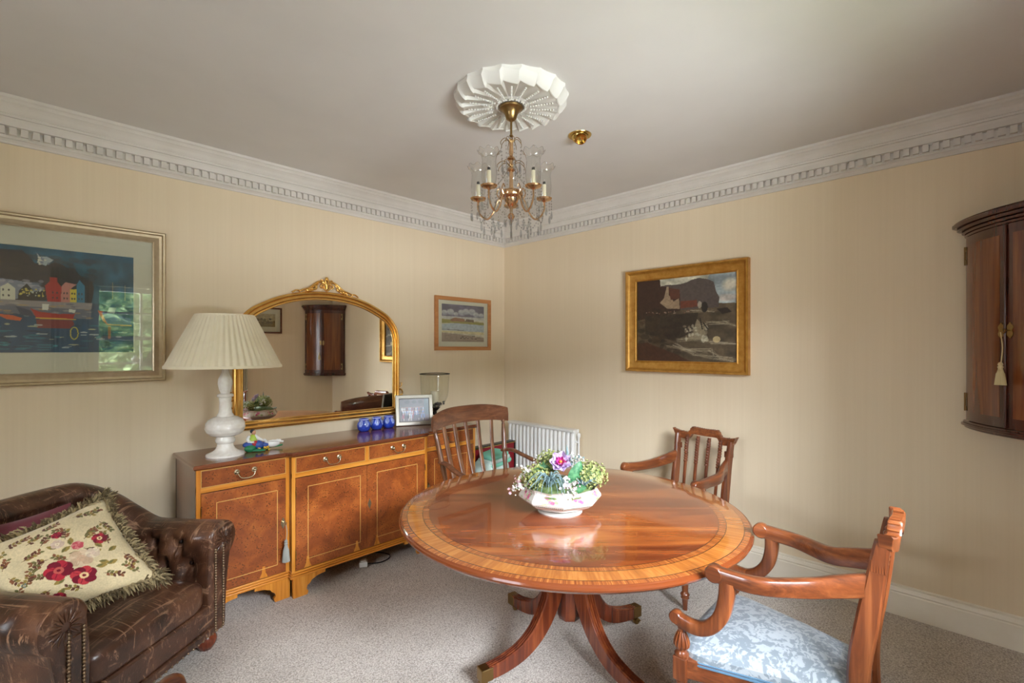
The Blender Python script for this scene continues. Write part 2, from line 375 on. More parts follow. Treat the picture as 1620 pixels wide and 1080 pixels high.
# ---------------- painted surfaces: colour grids ----------------
class Canvas:
    def __init__(s, w, h, c):
        s.w, s.h = w, h; s.a = np.ones((h, w, 3))*np.array(c, float)
        s.U, s.Vv = np.meshgrid((np.arange(w)+0.5)/w, (np.arange(h)+0.5)/h)
    def put(s, m, c, al=1.0):
        c = np.array(c, float); m = np.clip(m*al, 0, 1)[..., None]; s.a = s.a*(1-m)+c*m
    def poly(s, pts, c, al=1.0, wob=0.0):
        U = s.U + (s.nz(9, wob) if wob else 0); W = s.Vv + (s.nz(9, wob) if wob else 0)
        m = np.zeros((s.h, s.w), bool); n = len(pts)
        for i in range(n):
            x0, y0 = pts[i]; x1, y1 = pts[(i+1) % n]
            if y0 == y1: continue
            k = ((W > min(y0, y1)) & (W <= max(y0, y1)) & (U < x0+(W-y0)*(x1-x0)/(y1-y0)))
            m ^= k
        s.put(m.astype(float), c, al)
    def ell(s, u, v, ru, rv, c, al=1.0, soft=0.0):
        d = ((s.U-u)/ru)**2+((s.Vv-v)/rv)**2
        s.put(np.clip((1-d)/(soft+1e-6), 0, 1) if soft else (d < 1).astype(float), c, al)
    def line(s, u0, v0, u1, v1, wd, c, al=1.0):
        dx, dy = u1-u0, v1-v0; asp = s.h/s.w
        L = dx*dx+dy*dy+1e-12; t = np.clip(((s.U-u0)*dx+(s.Vv-v0)*dy)/L, 0, 1)
        d = np.hypot(s.U-u0-t*dx, (s.Vv-v0-t*dy)*asp); s.put((d < wd).astype(float), c, al)
    def nz(s, f, amp, fy=None):
        fy = fy or f; g = np.random.rand(int(fy)+2, int(f)+2)
        x = s.U*f; y = s.Vv*fy; i = x.astype(int); j = y.astype(int); a = x-i; b = y-j
        a = a*a*(3-2*a); b = b*b*(3-2*b)
        return ((g[j, i]*(1-a)+g[j, i+1]*a)*(1-b)+(g[j+1, i]*(1-a)+g[j+1, i+1]*a)*b-0.5)*2*amp
    def vary(s, f, amp, fy=None):
        s.a = s.a*(1+s.nz(f, amp, fy)[..., None])
    def dabs(s, n, box, ru, rv, cols, al=0.8, seed=1):
        r = random.Random(seed)
        for _ in range(n):
            s.ell(r.uniform(box[0], box[1]), r.uniform(box[2], box[3]), ru*r.uniform(.5, 1.4), rv*r.uniform(.5, 1.4), r.choice(cols), al)
    def lin(s):
        a = np.clip(s.a, 0, 255)/255.0
        return np.where(a <= 0.04045, a/12.92, ((a+0.055)/1.055)**2.4)
def canvas_mesh(cv, fn):
    """fn(u, v) -> xyz ; one coloured vertex per canvas cell"""
    mb = MB(); L = cv.lin()
    rows = [[fn(i/(cv.w-1), j/(cv.h-1)) for i in range(cv.w)] for j in range(cv.h)]
    mb.grid(rows); mb.col = L.reshape(-1, 3); return mb
M_PAINT = attr_mat('oil_colour', 0.45, bump=0.15); M_PRINT = attr_mat('watercolour_paper', 0.8); M_PHOTO = attr_mat('photo_paper', 0.3)

def picture(label, cat, loc, rotz, w, h, fw, prof, fmat, cv, art, mount=None, matd=0.004, glass=True, amat=None, mlabel=None, group=None):
    """art = (x0, x1, z0, z1) in local coordinates of the picture, x from centre, z from the bottom edge"""
    t = thing('framed_picture', label, cat, loc, rotz, group)
    obj('frame', frame_mb(w, h, fw, [(a, -b) for a, b in prof]), fmat, t, smooth=30)
    mb = MB(); mb.box(-w/2+fw*.6, w/2-fw*.6, -0.004, -0.001, fw*.6, h-fw*.6); obj('backing', mb, M_BLACK, t, smooth=0)
    x0, x1, z0, z1 = art
    if mount:
        mb = MB(); o = [(-w/2+fw*.8, fw*.8), (w/2-fw*.8, fw*.8), (w/2-fw*.8, h-fw*.8), (-w/2+fw*.8, h-fw*.8)]
        i = [(x0, z0), (x1, z0), (x1, z1), (x0, z1)]; b = 0.005; ii = [(x0-b, z0-b), (x1+b, z0-b), (x1+b, z1+b), (x0-b, z1+b)]
        mb.grid([[(x, -0.0045, z) for x, z in o], [(x, -0.008, z) for x, z in o], [(x, -0.008, z) for x, z in ii], [(x, -0.0055, z) for x, z in i]], cv=True)
        obj('mount', mb, mount, t, smooth=0)
    obj('painting', canvas_mesh(cv, lambda u, v: (x0+(x1-x0)*u, -0.0052, z0+(z1-z0)*v)), amat or M_PAINT, t, smooth=0)
    if glass:
        mb = MB(); mb.box(-w/2+fw*.85, w/2-fw*.85, -0.0115, -0.0095, fw*.85, h-fw*.85); obj('glass', mb, M_PICGLASS, t, smooth=0)
    return t

# --- harbour painting on the left wall
cv = Canvas(330, 230, (30, 84, 110)); cv.vary(14, 0.14); cv.vary(40, 0.10, 12)
cv.poly([(0,0),(1,0),(1,0.49),(0,0.49)], (28,70,104)); cv.vary(26, 0.12, 9)
cv.poly([(0,.9),(.1,.97),(.2,.93),(.326,.952),(.425,.964),(.457,.914),(.485,.853),(.54,.83),(.585,.872),(.62,.855),(.643,.827),(.679,.832),(.715,.756),(.745,.726),(.775,.718),(.782,.65),(.77,.49),(0,.49)], (46,42,52), 1, .012)
cv.dabs(160, (.0,.77,.62,.93), .03, .02, [(58,50,60),(36,34,44),(66,56,58)], .35, 3)
cv.poly([(.49,.954),(.506,.914),(.54,.92),(.573,.893),(.535,.832),(.51,.85)], (168,176,184)); cv.dabs(14, (.5,.56,.84,.91), .007, .01, [(220,214,196),(120,128,150)], .9, 4)
cv.poly([(0,.68),(.399,.676),(.501,.663),(.534,.583),(.528,.505),(0,.49)], (128,132,150), 1, .008)
cv.dabs(50, (0,.52,.6,.68), .02, .01, [(160,150,170),(98,110,132),(176,168,180)], .6, 5)
for a, b, c in ((.0,.09,(206,202,182)),(.1,.2,(86,120,140)),(.21,.31,(190,120,90)),(.326,.394,(214,208,190))):
    cv.poly([(a,.49),(b,.49),(b,.6),((a+b)/2,.645),(a,.6)], c)
cv.poly([(.41,.579),(.446,.65),(.48,.577),(.513,.592),(.534,.583),(.534,.50),(.404,.497)], (38,38,40))
cv.dabs(26, (.415,.53,.52,.6), .005, .009, [(190,190,176),(214,190,90)], .9, 6)
cv.poly([(.531,.64),(.556,.688),(.556,.728),(.59,.726),(.59,.688),(.612,.638),(.608,.49),(.543,.49)], (176,46,46))
cv.poly([(.612,.644),(.631,.688),(.687,.672),(.655,.621),(.655,.49),(.609,.49)], (196,128,120))
cv.poly([(.655,.621),(.687,.625),(.687,.486),(.655,.49)], (222,196,66))
cv.poly([(.687,.672),(.703,.72),(.729,.665),(.729,.491),(.687,.486)], (56,118,150))
for u in (.34,.365,.57,.59,.625,.64,.665,.678,.70,.715):
    for v in (.53,.58): cv.ell(u, v, .004, .011, (70,60,70))
cv.poly([(0,.485),(.77,.495),(.764,.43),(0,.44)], (150,140,140)); cv.poly([(0,.44),(.764,.43),(.764,.33),(0,.40)], (104,104,122)); cv.dabs(60, (0,.76,.34,.48), .02, .007, [(180,168,160),(84,84,110),(196,150,90)], .5, 7)
cv.poly([(.394,.436),(.462,.398),(.485,.345),(.42,.352)], (66,72,92))
cv.poly([(.462,.421),(.506,.39),(.597,.375),(.679,.381),(.67,.324),(.49,.33)], (176,42,40)); cv.line(.49,.33,.68,.326,.004,(220,170,60))
cv.poly([(.49,.32),(.67,.315),(.679,.278),(.655,.243),(.49,.234)], (140,40,44), .9, .01)
cv.poly([(.518,.465),(.551,.463),(.546,.406),(.518,.41)], (218,214,204)); cv.poly([(.649,.425),(.684,.423),(.679,.392),(.649,.396)], (214,210,200))
cv.poly([(.30,.36),(.378,.349),(.425,.324),(.415,.297),(.357,.309)], (206,84,34)); cv.poly([(.05,.36),(.2,.35),(.22,.3),(.08,.29)], (52,96,80))
cv.dabs(70, (0,1,.03,.27), .022, .006, [(206,196,150),(30,110,130),(196,200,196),(60,150,160),(20,40,70)], .8, 8)
cv.dabs(40, (0,.6,.02,.25), .03, .008, [(18,44,72),(46,120,140)], .7, 9)
for k in range(14):
    a0 = k*2*PI/14; a1 = a0+2*PI/14; cv.line(.676+.02*math.cos(a0), .19+.06*math.sin(a0), .676+.02*math.cos(a1), .19+.06*math.sin(a1), .003, (196,176,60))
cv.poly([(.798,.427),(.826,.417),(.852,.286),(.826,.322)], (206,98,40)); cv.poly([(.82,.41),(.937,.377),(.987,.354),(.983,.288),(.852,.286)], (50,76,140)); cv.poly([(.86,.46),(.90,.46),(.89,.40),(.85,.41)], (190,196,190))
cv.line(.852,.284,.985,.28,.004,(206,150,90)); cv.line(.862,.26,.862,.15,.007,(190,96,50),.8)
cv.line(.88,.72,.88,.55,.0015,(150,140,110)); cv.line(.95,.70,.95,.54,.0015,(150,140,110))
M_MOUNT = plain('cream_mount_board', (214,206,188), 0.85)
g = N('champagne_gilt'); M_CHAMP = g.done(g.ramp(g.noise(g.coord((1,1,1)), 30, 3), [(0.3,(176,158,128)),(0.7,(188,170,140))]), 0.36, 0.6)
g = N('old_gold_leaf'); M_GOLD = g.done(g.ramp(g.noise(g.coord(), 25, 5, .6), [(0.3,(176,122,48)),(0.7,(206,156,76))]), 0.36, 0.6)
g = N('bright_gold_leaf'); M_GOLDB = g.done(g.ramp(g.noise(g.coord(), 22, 4, .6), [(0.3,(226,172,88)),(0.7,(240,194,112))]), 0.24, 0.88)
picture('large harbour painting of coloured houses and boats in a pale gilt frame above the armchair', 'picture', (0.073, WY, 1.265), 0, 1.05, 0.845, 0.062,
        [(0,0),(0,.026),(.10,.032),(.22,.030),(.30,.020),(.5,.016),(.8,.022),(.9,.026),(1,.022),(1,.006)], M_CHAMP, cv, (-.378,.379,.165,.69), M_MOUNT)

# --- stormy sea painting on the right wall
cv = Canvas(260, 200, (186,182,160)); cv.poly([(.6,.65),(1,.65),(1,1),(.75,1)], (150,160,160)); cv.ell(.93,.86,.09,.09,(206,196,170),.8,.8); cv.ell(.9,.72,.12,.05,(170,158,146),.8,.8); cv.vary(9,.10); cv.vary(30,.06)
cv.poly([(0,0),(1,0),(1,.656),(.83,.664),(0,.6)], (84,72,54)); cv.vary(14, .2, 20)
cv.poly([(.2,.93),(.248,.913),(.462,.907),(.582,.955),(.66,.975),(.72,.95),(.783,.905),(.815,.801),(.835,.74),(.831,.617),(.2,.6)], (82,72,66), 1, .012)
cv.poly([(0,1.01),(.256,1.003),(.265,.912),(.337,.886),(.462,.854),(.47,.607),(0,.5)], (62,42,32), 1, .006)
cv.poly([(.256,.713),(.3,.76),(.329,.9),(.35,.9),(.35,.8),(.4,.719),(.454,.75),(.462,.626),(.337,.634)], (146,124,98)); cv.poly([(.35,.88),(.462,.854),(.462,.75),(.37,.74)], (86,50,36)); cv.poly([(.47,.713),(.627,.718),(.641,.64),(.47,.63)], (104,56,40))
cv.poly([(.1,.56),(.641,.57),(.62,.357),(.4,.25),(.1,.34)], (56,46,36)); cv.dabs(80, (0,.45,.1,.62), .04, .03, [(44,34,26),(66,50,36),(52,40,30)], .5, 11)
cv.dabs(26, (.1,.55,.575,.605), .008, .007, [(150,130,110),(120,84,66)], .9, 12); cv.poly([(0,0),(.6,0),(.35,.12),(.12,.24),(0,.22)], (70,42,28), .9, .01)
for k, (u0, v0, u1, v1) in enumerate([(.447,.256,.582,.272),(.582,.272,.755,.235),(.755,.235,.997,.217),(.337,.187,.493,.15),(.493,.15,.755,.134),(.755,.134,.811,.068),(.811,.068,.959,.038),(.742,.455,.893,.448),(.893,.448,.997,.395),(.59,.59,.783,.588),(.42,.21,.60,.10),(.6,.1,.8,.05),(.56,.35,.7,.44)]):
    for q in range(9):
        r = random.Random(k*20+q); cv.line(u0+r.uniform(-.03,.03), v0+r.uniform(-.025,.025), u1+r.uniform(-.03,.03), v1+r.uniform(-.025,.025), r.uniform(.0015,.0045), r.choice([(196,188,164),(150,138,112),(120,106,84)]), .42)
cv.poly([(.522,.273),(.582,.358),(.64,.5),(.67,.46),(.712,.36),(.699,.27)], (150,138,112), .8, .02); cv.dabs(40, (.5,.72,.24,.42), .014, .02, [(196,190,166),(140,128,104)], .6, 14)
cv.ell(.81,.26,.035,.035,(210,190,140),.8); cv.line(.66,.5,.68,.38,.005,(30,24,20)); cv.line(.69,.45,.73,.38,.005,(30,24,20)); cv.poly([(.811,.602),(.906,.612),(.945,.561),(.865,.54)], (44,34,28)); cv.ell(.7,.63,.03,.06,(40,34,30)); cv.ell(.655,.66,.02,.04,(170,160,140),.8)
cv.vary(60,.08)
picture('dark stormy sea and cliff oil painting in a wide gold frame on the right wall', 'picture', (WX, 1.554, 1.275), -PI/2, .908, .77, .082,
        [(0,0),(0,.045),(.06,.052),(.16,.050),(.24,.040),(.34,.034),(.40,.030),(.86,.020),(.93,.024),(1,.020),(1,.006)], M_GOLD, cv, (-.378,.378,.078,.692), None, glass=False)

# --- small beach watercolour
cv = Canvas(150, 108, (196,184,164)); cv.poly([(0,.60),(1,.60),(1,1),(0,1)], (112,104,122)); cv.vary(9,.12)
for u, v, r in ((.06,.78,.07),(.2,.8,.09),(.32,.75,.06),(.45,.8,.09),(.56,.83,.09),(.7,.83,.1),(.8,.76,.08),(.93,.75,.07)):
    cv.ell(u, v, r, r*.9, (196,192,190), .85, .5); cv.ell(u+.01, v-.05, r, r*.6, (158,156,166), .7, .6)
cv.poly([(0,.6),(1,.58),(1,.68),(0,.68)], (206,200,188), .8); cv.poly([(0,.49),(.3,.5),(1,.47),(1,.54),(.75,.56),(0,.6)], (150,140,80)); cv.poly([(.2,.55),(.53,.55),(.53,.62),(.3,.65),(.2,.6)], (150,104,80)); cv.poly([(.54,.55),(.75,.54),(.75,.61),(.56,.62)], (110,88,74))
cv.poly([(0,.30),(1,.28),(1,.47),(.3,.5),(0,.46)], (170,176,186)); cv.poly([(0,.30),(1,.27),(1,.2),(0,.24)], (206,190,150)); cv.poly([(0,0),(1,0),(1,.12),(.5,.19),(0,.24)], (160,138,126)); cv.line(0,.33,.5,.31,.004,(90,70,60)); cv.dabs(16,(.4,.9,.08,.16),.02,.01,[(60,48,44),(96,80,70)],.9,21); cv.vary(24,.07)
M_OAK = wood('light_oak_frame', (156,98,52), (184,124,72), (200,142,90), 0, 0.45, 0.1, 1.0)
picture('small pale beach watercolour in a thin light oak frame near the room corner', 'picture', (2.838, WY, 1.433), 0, .652, .476, .034,
        [(0,0),(0,.022),(.9,.022),(1,.018),(1,.006)], M_OAK, cv, (-.248,.248,.078,.410), M_MOUNT, amat=M_PRINT)
# --- print on the back wall, seen in the mirror
cv = Canvas(80, 60, (176,160,128)); cv.poly([(0,0),(1,0),(1,.35),(0,.45)], (120,100,66)); cv.dabs(40,(0,1,.3,.6),.06,.07,[(96,84,60),(140,118,84),(80,70,52)],.8,22); cv.vary(14,.12)
M_BROWNF = wood('brown_print_frame', (70,34,18), (98,52,28), (122,70,40), 0, 0.4, 0.1, 1.0)
picture('landscape print in a brown frame with wide mount on the wall seen in the mirror', 'picture', (2.40, BY, 1.66), PI, .44, .36, .022,
        [(0,0),(0,.018),(1,.016),(1,.006)], M_BROWNF, cv, (-.13,.13,.09,.27), M_MOUNT, amat=M_PRINT)
# ---------------- sideboard ----------------
SX0, SX1, SH = 0.645, 2.555, 0.845
sb = thing('sideboard', 'long burr yew breakfront sideboard with drawers and doors below the arched mirror', 'sideboard', (SX0, WY-0.03, 0))
FL, FC = -0.455, -0.495      # front planes of the side sections and the centre section (local y)
def SXl(x): return x-SX0
secs = [(0.0, SXl(1.112), FL), (SXl(1.112), SXl(2.062), FC), (SXl(2.062), SX1-SX0, FL)]
mb = MB(); zT = SH-0.024
# carcass: sides, bottom, back boards
for (a, b, f) in secs:
    mb.box(a, a+0.018, f+0.012, 0, 0.13, zT); mb.box(b-0.018, b, f+0.012, 0, 0.13, zT)
    mb.box(a, b, f+0.02, 0, 0.13, 0.15); mb.box(a, b, -0.012, 0, 0.13, zT)
obj('carcass', mb, M_YEWSIDE, sb, smooth=0)
# top with breakfront outline and moulded edge
mb = MB(); ov = 0.016
def out(e):
    a, b, W = secs[1][0], secs[1][1], SX1-SX0
    return [(-e,0),(-e,FL-e),(a-e-0.012,FL-e),(a-e,FC-e+0.012),(a-e+0.012,FC-e),(b+e-0.012,FC-e),(b+e,FC-e+0.012),(b+e+0.012,FL-e),(W+e,FL-e),(W+e,0)]
rows = [[(x, y, z) for x, y in out(e)] for e, z in ((ov-0.008,SH-0.026),(ov-0.004,SH-0.020),(ov,SH-0.018),(ov,SH-0.007),(ov-0.003,SH-0.002),(ov-0.007,SH))]
mb.grid(rows, cv=True); n = len(rows[0]); mb.add(rows[-1], [tuple(range(n))]); mb.add(rows[0], [tuple(range(n))])
obj('top', mb, M_YEWTOP, sb, smooth=30)
# pale yew face frame
st = 0.020
for (a, b, f) in secs:
    for z0_, z1_ in ((zT-0.006, zT+0.002), (0.696, 0.722)):
        m = MB(); m.box(a, b, f, f+0.02, z0_, z1_); obj('face_rail', m, M_YEW, sb, smooth=0, bevel=0.001)
    for x0_ in (a, b-st):
        m = MB(); m.box(x0_, x0_+st, f-0.001, f+0.02, 0.15, zT); obj('face_upright', m, M_YEWV, sb, smooth=0, bevel=0.001)
m0, m1 = (secs[1][0]+secs[1][1])/2-0.012, (secs[1][0]+secs[1][1])/2+0.012
m = MB(); m.box(m0, m1, FC-0.001, FC+0.02, 0.722, zT); obj('face_upright', m, M_YEWV, sb, smooth=0, bevel=0.001)
mb = MB()                                                       # plinth moulding
for (a, b, f) in secs:
    for (d, z0, z1) in ((0.003,.140,.152),(0.007,.128,.139),(0.011,.114,.127)):
        mb.box(a-d, b+d, f-d, 0, z0, z1)
obj('plinth_moulding', mb, M_YEW, sb, smooth=0, bevel=0.003)
def bracket(x, dirn, f):
    """ogee bracket foot running from a corner x in direction dirn"""
    prof = [(0,.114),(0,0),(.082,0),(.088,.018),(.078,.034),(.082,.052),(.098,.062),(.108,.078),(.124,.084),(.140,.092),(.165,.096),(.19,.098),(.19,.114)]
    m = MB(); m.prism([(x+dirn*a, f-0.010, z) for a, z in prof], (0,0.020,0)); return m
W = SX1-SX0
for x, d, f in ((0.0,1,FL),(secs[0][1],-1,FL),(secs[1][0]+.004,1,FC),(secs[1][1]-.004,-1,FC),(secs[2][0],1,FL),(W,-1,FL)):
    m = bracket(x, d, f); 
    if x in (0.0, W):
        m.prism([(x-0.01 if x == 0 else x-0.01, f+b, z) for b, z in ((0,0),(.08,0),(.1,.06),(.18,.1),(.18,.114),(0,.114))], (0.02,0,0))
    obj('bracket_foot', m, M_YEWV, sb, smooth=0)
for x in (0.03, secs[1][0], secs[1][1], W-0.03):
    m = MB(); m.box(x-0.02, x+0.02, -0.07, -0.02, 0, 0.13); obj('foot', m, M_BLACK, sb, smooth=0)
def drop_handle(par, cx, y, cz, w=0.088):
    m = MB()
    for s in (-1, 1):
        m.xf = Matrix.Translation((cx+s*w/2, y, cz)) @ Matrix.Rotation(PI/2, 4, 'X')
        m.lathe([(0.0,0),(0.0145,0.0),(0.0150,0.002),(0.011,0.004),(0.007,0.006),(0.006,0.014),(0.009,0.018),(0.007,0.022),(0,0.024)], 14, cap=False)
    m.xf = Matrix.Identity(4)
    pts = spline([(cx-w/2, y-.018, cz),(cx-w/2+.006,y-.022,cz-.018),(cx-w/2+.018,y-.025,cz-.030),(cx,y-.026,cz-.034),(cx+w/2-.018,y-.025,cz-.030),(cx+w/2-.006,y-.022,cz-.018),(cx+w/2,y-.018,cz)], 5)
    m.tube(pts, 0.0028, 8); obj('handle', m, M_SILVER, par, smooth=60)
def drawer(a, b, f):
    m = MB(); m.box(a, b, f-0.003, f+0.02, 0.726, 0.812); o = obj('drawer', m, M_BURL, sb, smooth=0, bevel=0.002)
    m = MB()
    for x0, x1, z0, z1 in ((a,b,.812,.8145),(a,b,.7235,.726),(a-.0025,a,.7235,.8145),(b,b+.0025,.7235,.8145)): m.box(x0, x1, f-0.004, f+0.01, z0, z1)
    obj('cock_bead', m, M_INLAY, o, smooth=0)
    drop_handle(o, (a+b)/2, f-0.003, 0.778)
def line_frame(m, x0, x1, z0, z1, y, t=0.0032):
    for a, b, c, d in ((x0,x1,z0,z0+t),(x0,x1,z1-t,z1),(x0,x0+t,z0,z1),(x1-t,x1,z0,z1)): m.box(a, b, y-0.0008, y+0.001, c, d)
def door(a, b, f, hinge, key):
    m = MB(); m.box(a, b, f-0.003, f+0.017, 0.156, 0.692); o = obj('door', m, M_BURL, sb, smooth=0, bevel=0.0015)
    m = MB(); line_frame(m, a+0.07 if b-a > .42 else a+.065, b-0.045 if b-a > .42 and not key == 'l' else b-.065, 0.206, 0.636, f-0.003); obj('inlay_line', m, M_INLAY, o, smooth=0)
    for cx in ((a+.05, b-.12) if key == 'r' else (a+.07, b-.07)):   # pale sapwood flames at the foot of the veneer
        m = MB(); m.prism([(cx-.022,f-.0036,.158),(cx+.022,f-.0036,.158),(cx+.010,f-.0036,.186),(cx+.006,f-.0036,.222),(cx-.006,f-.0036,.222),(cx-.010,f-.0036,.186)], (0,0.001,0))
        obj('sapwood_figure', m, M_YEWV, o, smooth=0)
    hx = a if hinge == 'l' else b
    for z in (0.25, 0.60): m = MB(); m.tube([(hx, f-0.006, z-.022),(hx, f-0.006, z+.022)], 0.003, 8); obj('hinge', m, M_OLDBRASS, o)
    kx = b-0.016 if key in ('r',) else a+0.016
    if key == 'c0': return o, kx
    m = MB(); m.xf = Matrix.Translation((kx, f-0.0035, 0.440)) @ Matrix.Rotation(PI/2, 4, 'X') @ Matrix.Scale(1, 4)
    pts = [(0.010*math.sin(t)*(1+.25*math.cos(4*t)), 0.030*math.cos(t)*(1+.1*math.cos(6*t))) for t in [2*PI*i/24 for i in range(24)]]
    m.prism([(x, y, 0) for x, y in pts], (0,0,0.0022)); obj('escutcheon', m, M_SILVER, o, smooth=0)
    return o, kx
drawer(secs[0][0]+st+.003, secs[0][1]-st-.003, FL); drawer(secs[1][0]+st+.003, m0-.003, FC); drawer(m1+.003, secs[1][1]-st-.003, FC); drawer(secs[2][0]+st+.003, secs[2][1]-st-.003, FL)
d1, kx1 = door(secs[0][0]+st+.001, secs[0][1]-st-.001, FL, 'l', 'r')
mid = (m0+m1)/2
door(secs[1][0]+st+.001, mid-.001, FC, 'l', 'c0'); d3, kx3 = door(mid+.001, secs[1][1]-st-.001, FC, 'r', 'l'); door(secs[2][0]+st+.001, secs[2][1]-st-.001, FL, 'r', 'l')
# keys and tassel
def key_mb(x, y, z):
    m = MB(); m.tube([(x,y,z),(x,y-.03,z)], .0026, 8); m.tube([(x+.009*math.cos(t), y-.033, z-.004+.009*math.sin(t)) for t in [2*PI*i/14 for i in range(14)]], .002, 6, closed=True); return m
def tassel(name, label, cat, loc, L, mat_, cord, head, skirt, r):
    t = thing(name, label, cat, loc)
    m = MB(); m.tube(spline([(0,0,0),(.004,-.006,-cord*.5),(0,-.002,-cord)], 5), .0022, 6); obj('cord', m, mat_, t)
    m = MB(); m.lathe([(0,-cord+.004),(r*.35,-cord),(r*.5,-cord-head*.25),(r*.36,-cord-head*.4),(r*.55,-cord-head*.6),(r*.40,-cord-head*.8),(r*.5,-cord-head)], 16, cap=False); obj('knot', m, mat_, t)
    m = MB(); m.lathe([(r*.45,-cord-head),(r*.62,-cord-head-skirt*.2),(r*.72,-cord-head-skirt*.22),(r,-cord-head-skirt)], 48, rad=lambda a, z: 1+.07*math.cos(24*a)); obj('fringe', m, mat_, t, smooth=70)
    return t
ky = WY-0.03+FL-0.003
o = obj('key', key_mb(SX0+kx1, ky, 0.447), M_SILVER); tag(o, 'small brass key in the lock of the left sideboard door', 'key')
M_TASG = plain('grey_tassel_silk', (158,158,150), 0.75); M_TASC = plain('cream_tassel_silk', (214,196,150), 0.75)
tassel('key_tassel', 'pale grey tassel hanging from the key of the left sideboard door', 'tassel', (SX0+kx1+.004, ky-.036, 0.435), 0, M_TASG, .085, .035, .088, .020)
# ---------------- arched overmantel mirror ----------------
MX, MW, MZ0 = 1.552, 0.605, 0.925
mir = thing('overmantel_mirror', 'large gilt arched mirror with carved crest above the sideboard', 'mirror', (MX, WY-0.003, MZ0))
def arch(e, n=10):
    """inner/outer outline at inset e, local x, z from the bottom"""
    half = [(0.605,0.0),(0.605,0.20),(0.605,0.42),(0.605,0.555),(0.598,0.635),(0.575,0.700),(0.530,0.760),(0.461,0.812),(0.315,0.880),(0.16,0.918),(0,0.930)]
    top = spline([(x,0,z) for x, z in half[2:]]+[(-x,0,z) for x, z in half[2:-1][::-1]], 5)
    P = [(MW,0.0),(MW,.2)]+[(p.x, p.z) for p in top]+[(-MW,.2),(-MW,0.0)]
    Q = []; m = len(P)
    for i in range(m):
        if i == 0: Q.append((MW-e, e)); continue
        if i == m-1: Q.append((-MW+e, e)); continue
        a, b = Vector(P[i-1]), Vector(P[i+1]); t = (b-a).normalized(); nn = Vector((-t.y, t.x)); Q.append((P[i][0]+nn.x*e, P[i][1]+nn.y*e))
    return Q
prof = [(0,0),(0,.014),(.006,.022),(.014,.026),(.022,.022),(.024,.016),(.030,.018),(.040,.024),(.046,.020),(.048,.014),(.056,.016),(.060,.010),(.060,.003)]
mb = MB(); mb.grid([[(x, -y, z) for x, z in arch(e)] for e, y in prof], cv=True); obj('frame', mb, M_GOLDB, mir, smooth=50)
g = N('mirror_silvering'); M_MIRROR = g.done((244,244,240), 0.0, 1.0)
mb = MB(); q = arch(.052); mb.add([(x, -.006, z) for x, z in q], [tuple(range(len(q)))]); mb.add([(x, -.002, z) for x, z in q], [tuple(range(len(q)))]); obj('mirror_glass', mb, M_MIRROR, mir, smooth=0)
def scroll(m, pts, r0, r1, flat=1.0):
    p = spline([(x*(1.28 if abs(x) < .5 else 1), -.016-.004*math.sin(i), z) for i, (x, z) in enumerate(pts)], 6); n = len(p)
    m.tube(p, [r0+(r1-r0)*i/(n-1) for i in range(n)], 8)
mb = MB()
for s in (-1, 1):
    B = 0.930
    scroll(mb, [(s*.155,B-.010),(s*.13,B+.004),(s*.105,B+.014),(s*.08,B+.035),(s*.055,B+.060),(s*.03,B+.070),(s*.012,B+.060)], .005, .010)
    scroll(mb, [(s*.010,B+.055),(s*.028,B+.050),(s*.036,B+.035),(s*.028,B+.024),(s*.018,B+.030),(s*.022,B+.038)], .008, .003)
    scroll(mb, [(s*.095,B+.018),(s*.070,B+.012),(s*.058,B+.026),(s*.066,B+.040),(s*.054,B+.046)], .009, .004)
    scroll(mb, [(s*.115,B+.006),(s*.100,B-.002),(s*.080,B+.004),(s*.070,B+.016)], .008, .004)
    scroll(mb, [(s*.19,B-.022),(s*.17,B-.006),(s*.155,B-.006),(s*.150,B-.014)], .005, .006)
    scroll(mb, [(s*.0,B+.005),(s*.012,B+.018),(s*.016,B+.045),(s*.022,B+.080),(s*.034,B+.082)], .006, .004)
    scroll(mb, [(0,B+.02),(s*.006,B+.06),(s*.010,B+.085)], .006, .006)
    for k in range(5): mb.sphere((s*(.135+.016*k), -.018, B-.004-.005*k), .007-.0006*k, 8, 5)
    for k in range(4): scroll(mb, [(s*(.05+.018*k), B+.052-.013*k), (s*(.062+.019*k), B+.030-.012*k), (s*(.060+.02*k), B+.010-.008*k)], .006, .0025)
mb.sphere((0, -.018, .930+.092), .012, 10, 7, sc=(1, .7, 1.2)); obj('crest', mb, M_GOLDB, mir, smooth=60)
for s in (-1, 1):
    mb = MB()
    scroll(mb, [(s*.606,.10),(s*.622,.115),(s*.628,.14),(s*.616,.155),(s*.610,.145)], .006, .004); scroll(mb, [(s*.606,.20),(s*.622,.19),(s*.630,.165),(s*.618,.15)], .006, .004)
    scroll(mb, [(s*.606,.215),(s*.618,.225),(s*.622,.245),(s*.612,.25)], .004, .003); obj('side_scroll', mb, M_GOLDB, mir, smooth=60)
ZT = SH
# ---------------- table lamp ----------------
g = N('white_alabaster'); M_ALAB = g.done(g.ramp(g.noise(g.coord(), 14, 5, .6, 1.5), [(0.3,(222,214,204)),(0.6,(240,236,228))]), 0.25, coat=.3)
lamp = thing('table_lamp', 'tall white carved alabaster lamp with a wide pleated cream shade on the sideboard', 'lamp', (0.826, 3.085, ZT))
k = 2.78/765
prof = [(0,0),(26.5,0),(26.8,.004),(26.2,.010),(20,.020),(17,.026),(13.5,.038),(11.4,.055),(11.2,.068)]
B = lambda pr: [(r*k if r > 1 else r, z) for r, z in pr]
mb = MB(); mb.lathe(B(prof+[(12.6,.072),(13.6,.080),(13.6,.092),(12.4,.100),(12.4,.108),(15,.112)]), 40); obj('foot', mb, M_ALAB, lamp)
mb = MB(); pr = [(15,.110),(21,.118),(25.5,.134),(27.6,.158),(27,.182),(23.5,.202),(17,.216),(12,.222)]
rows = []; 
from math import sin, cos
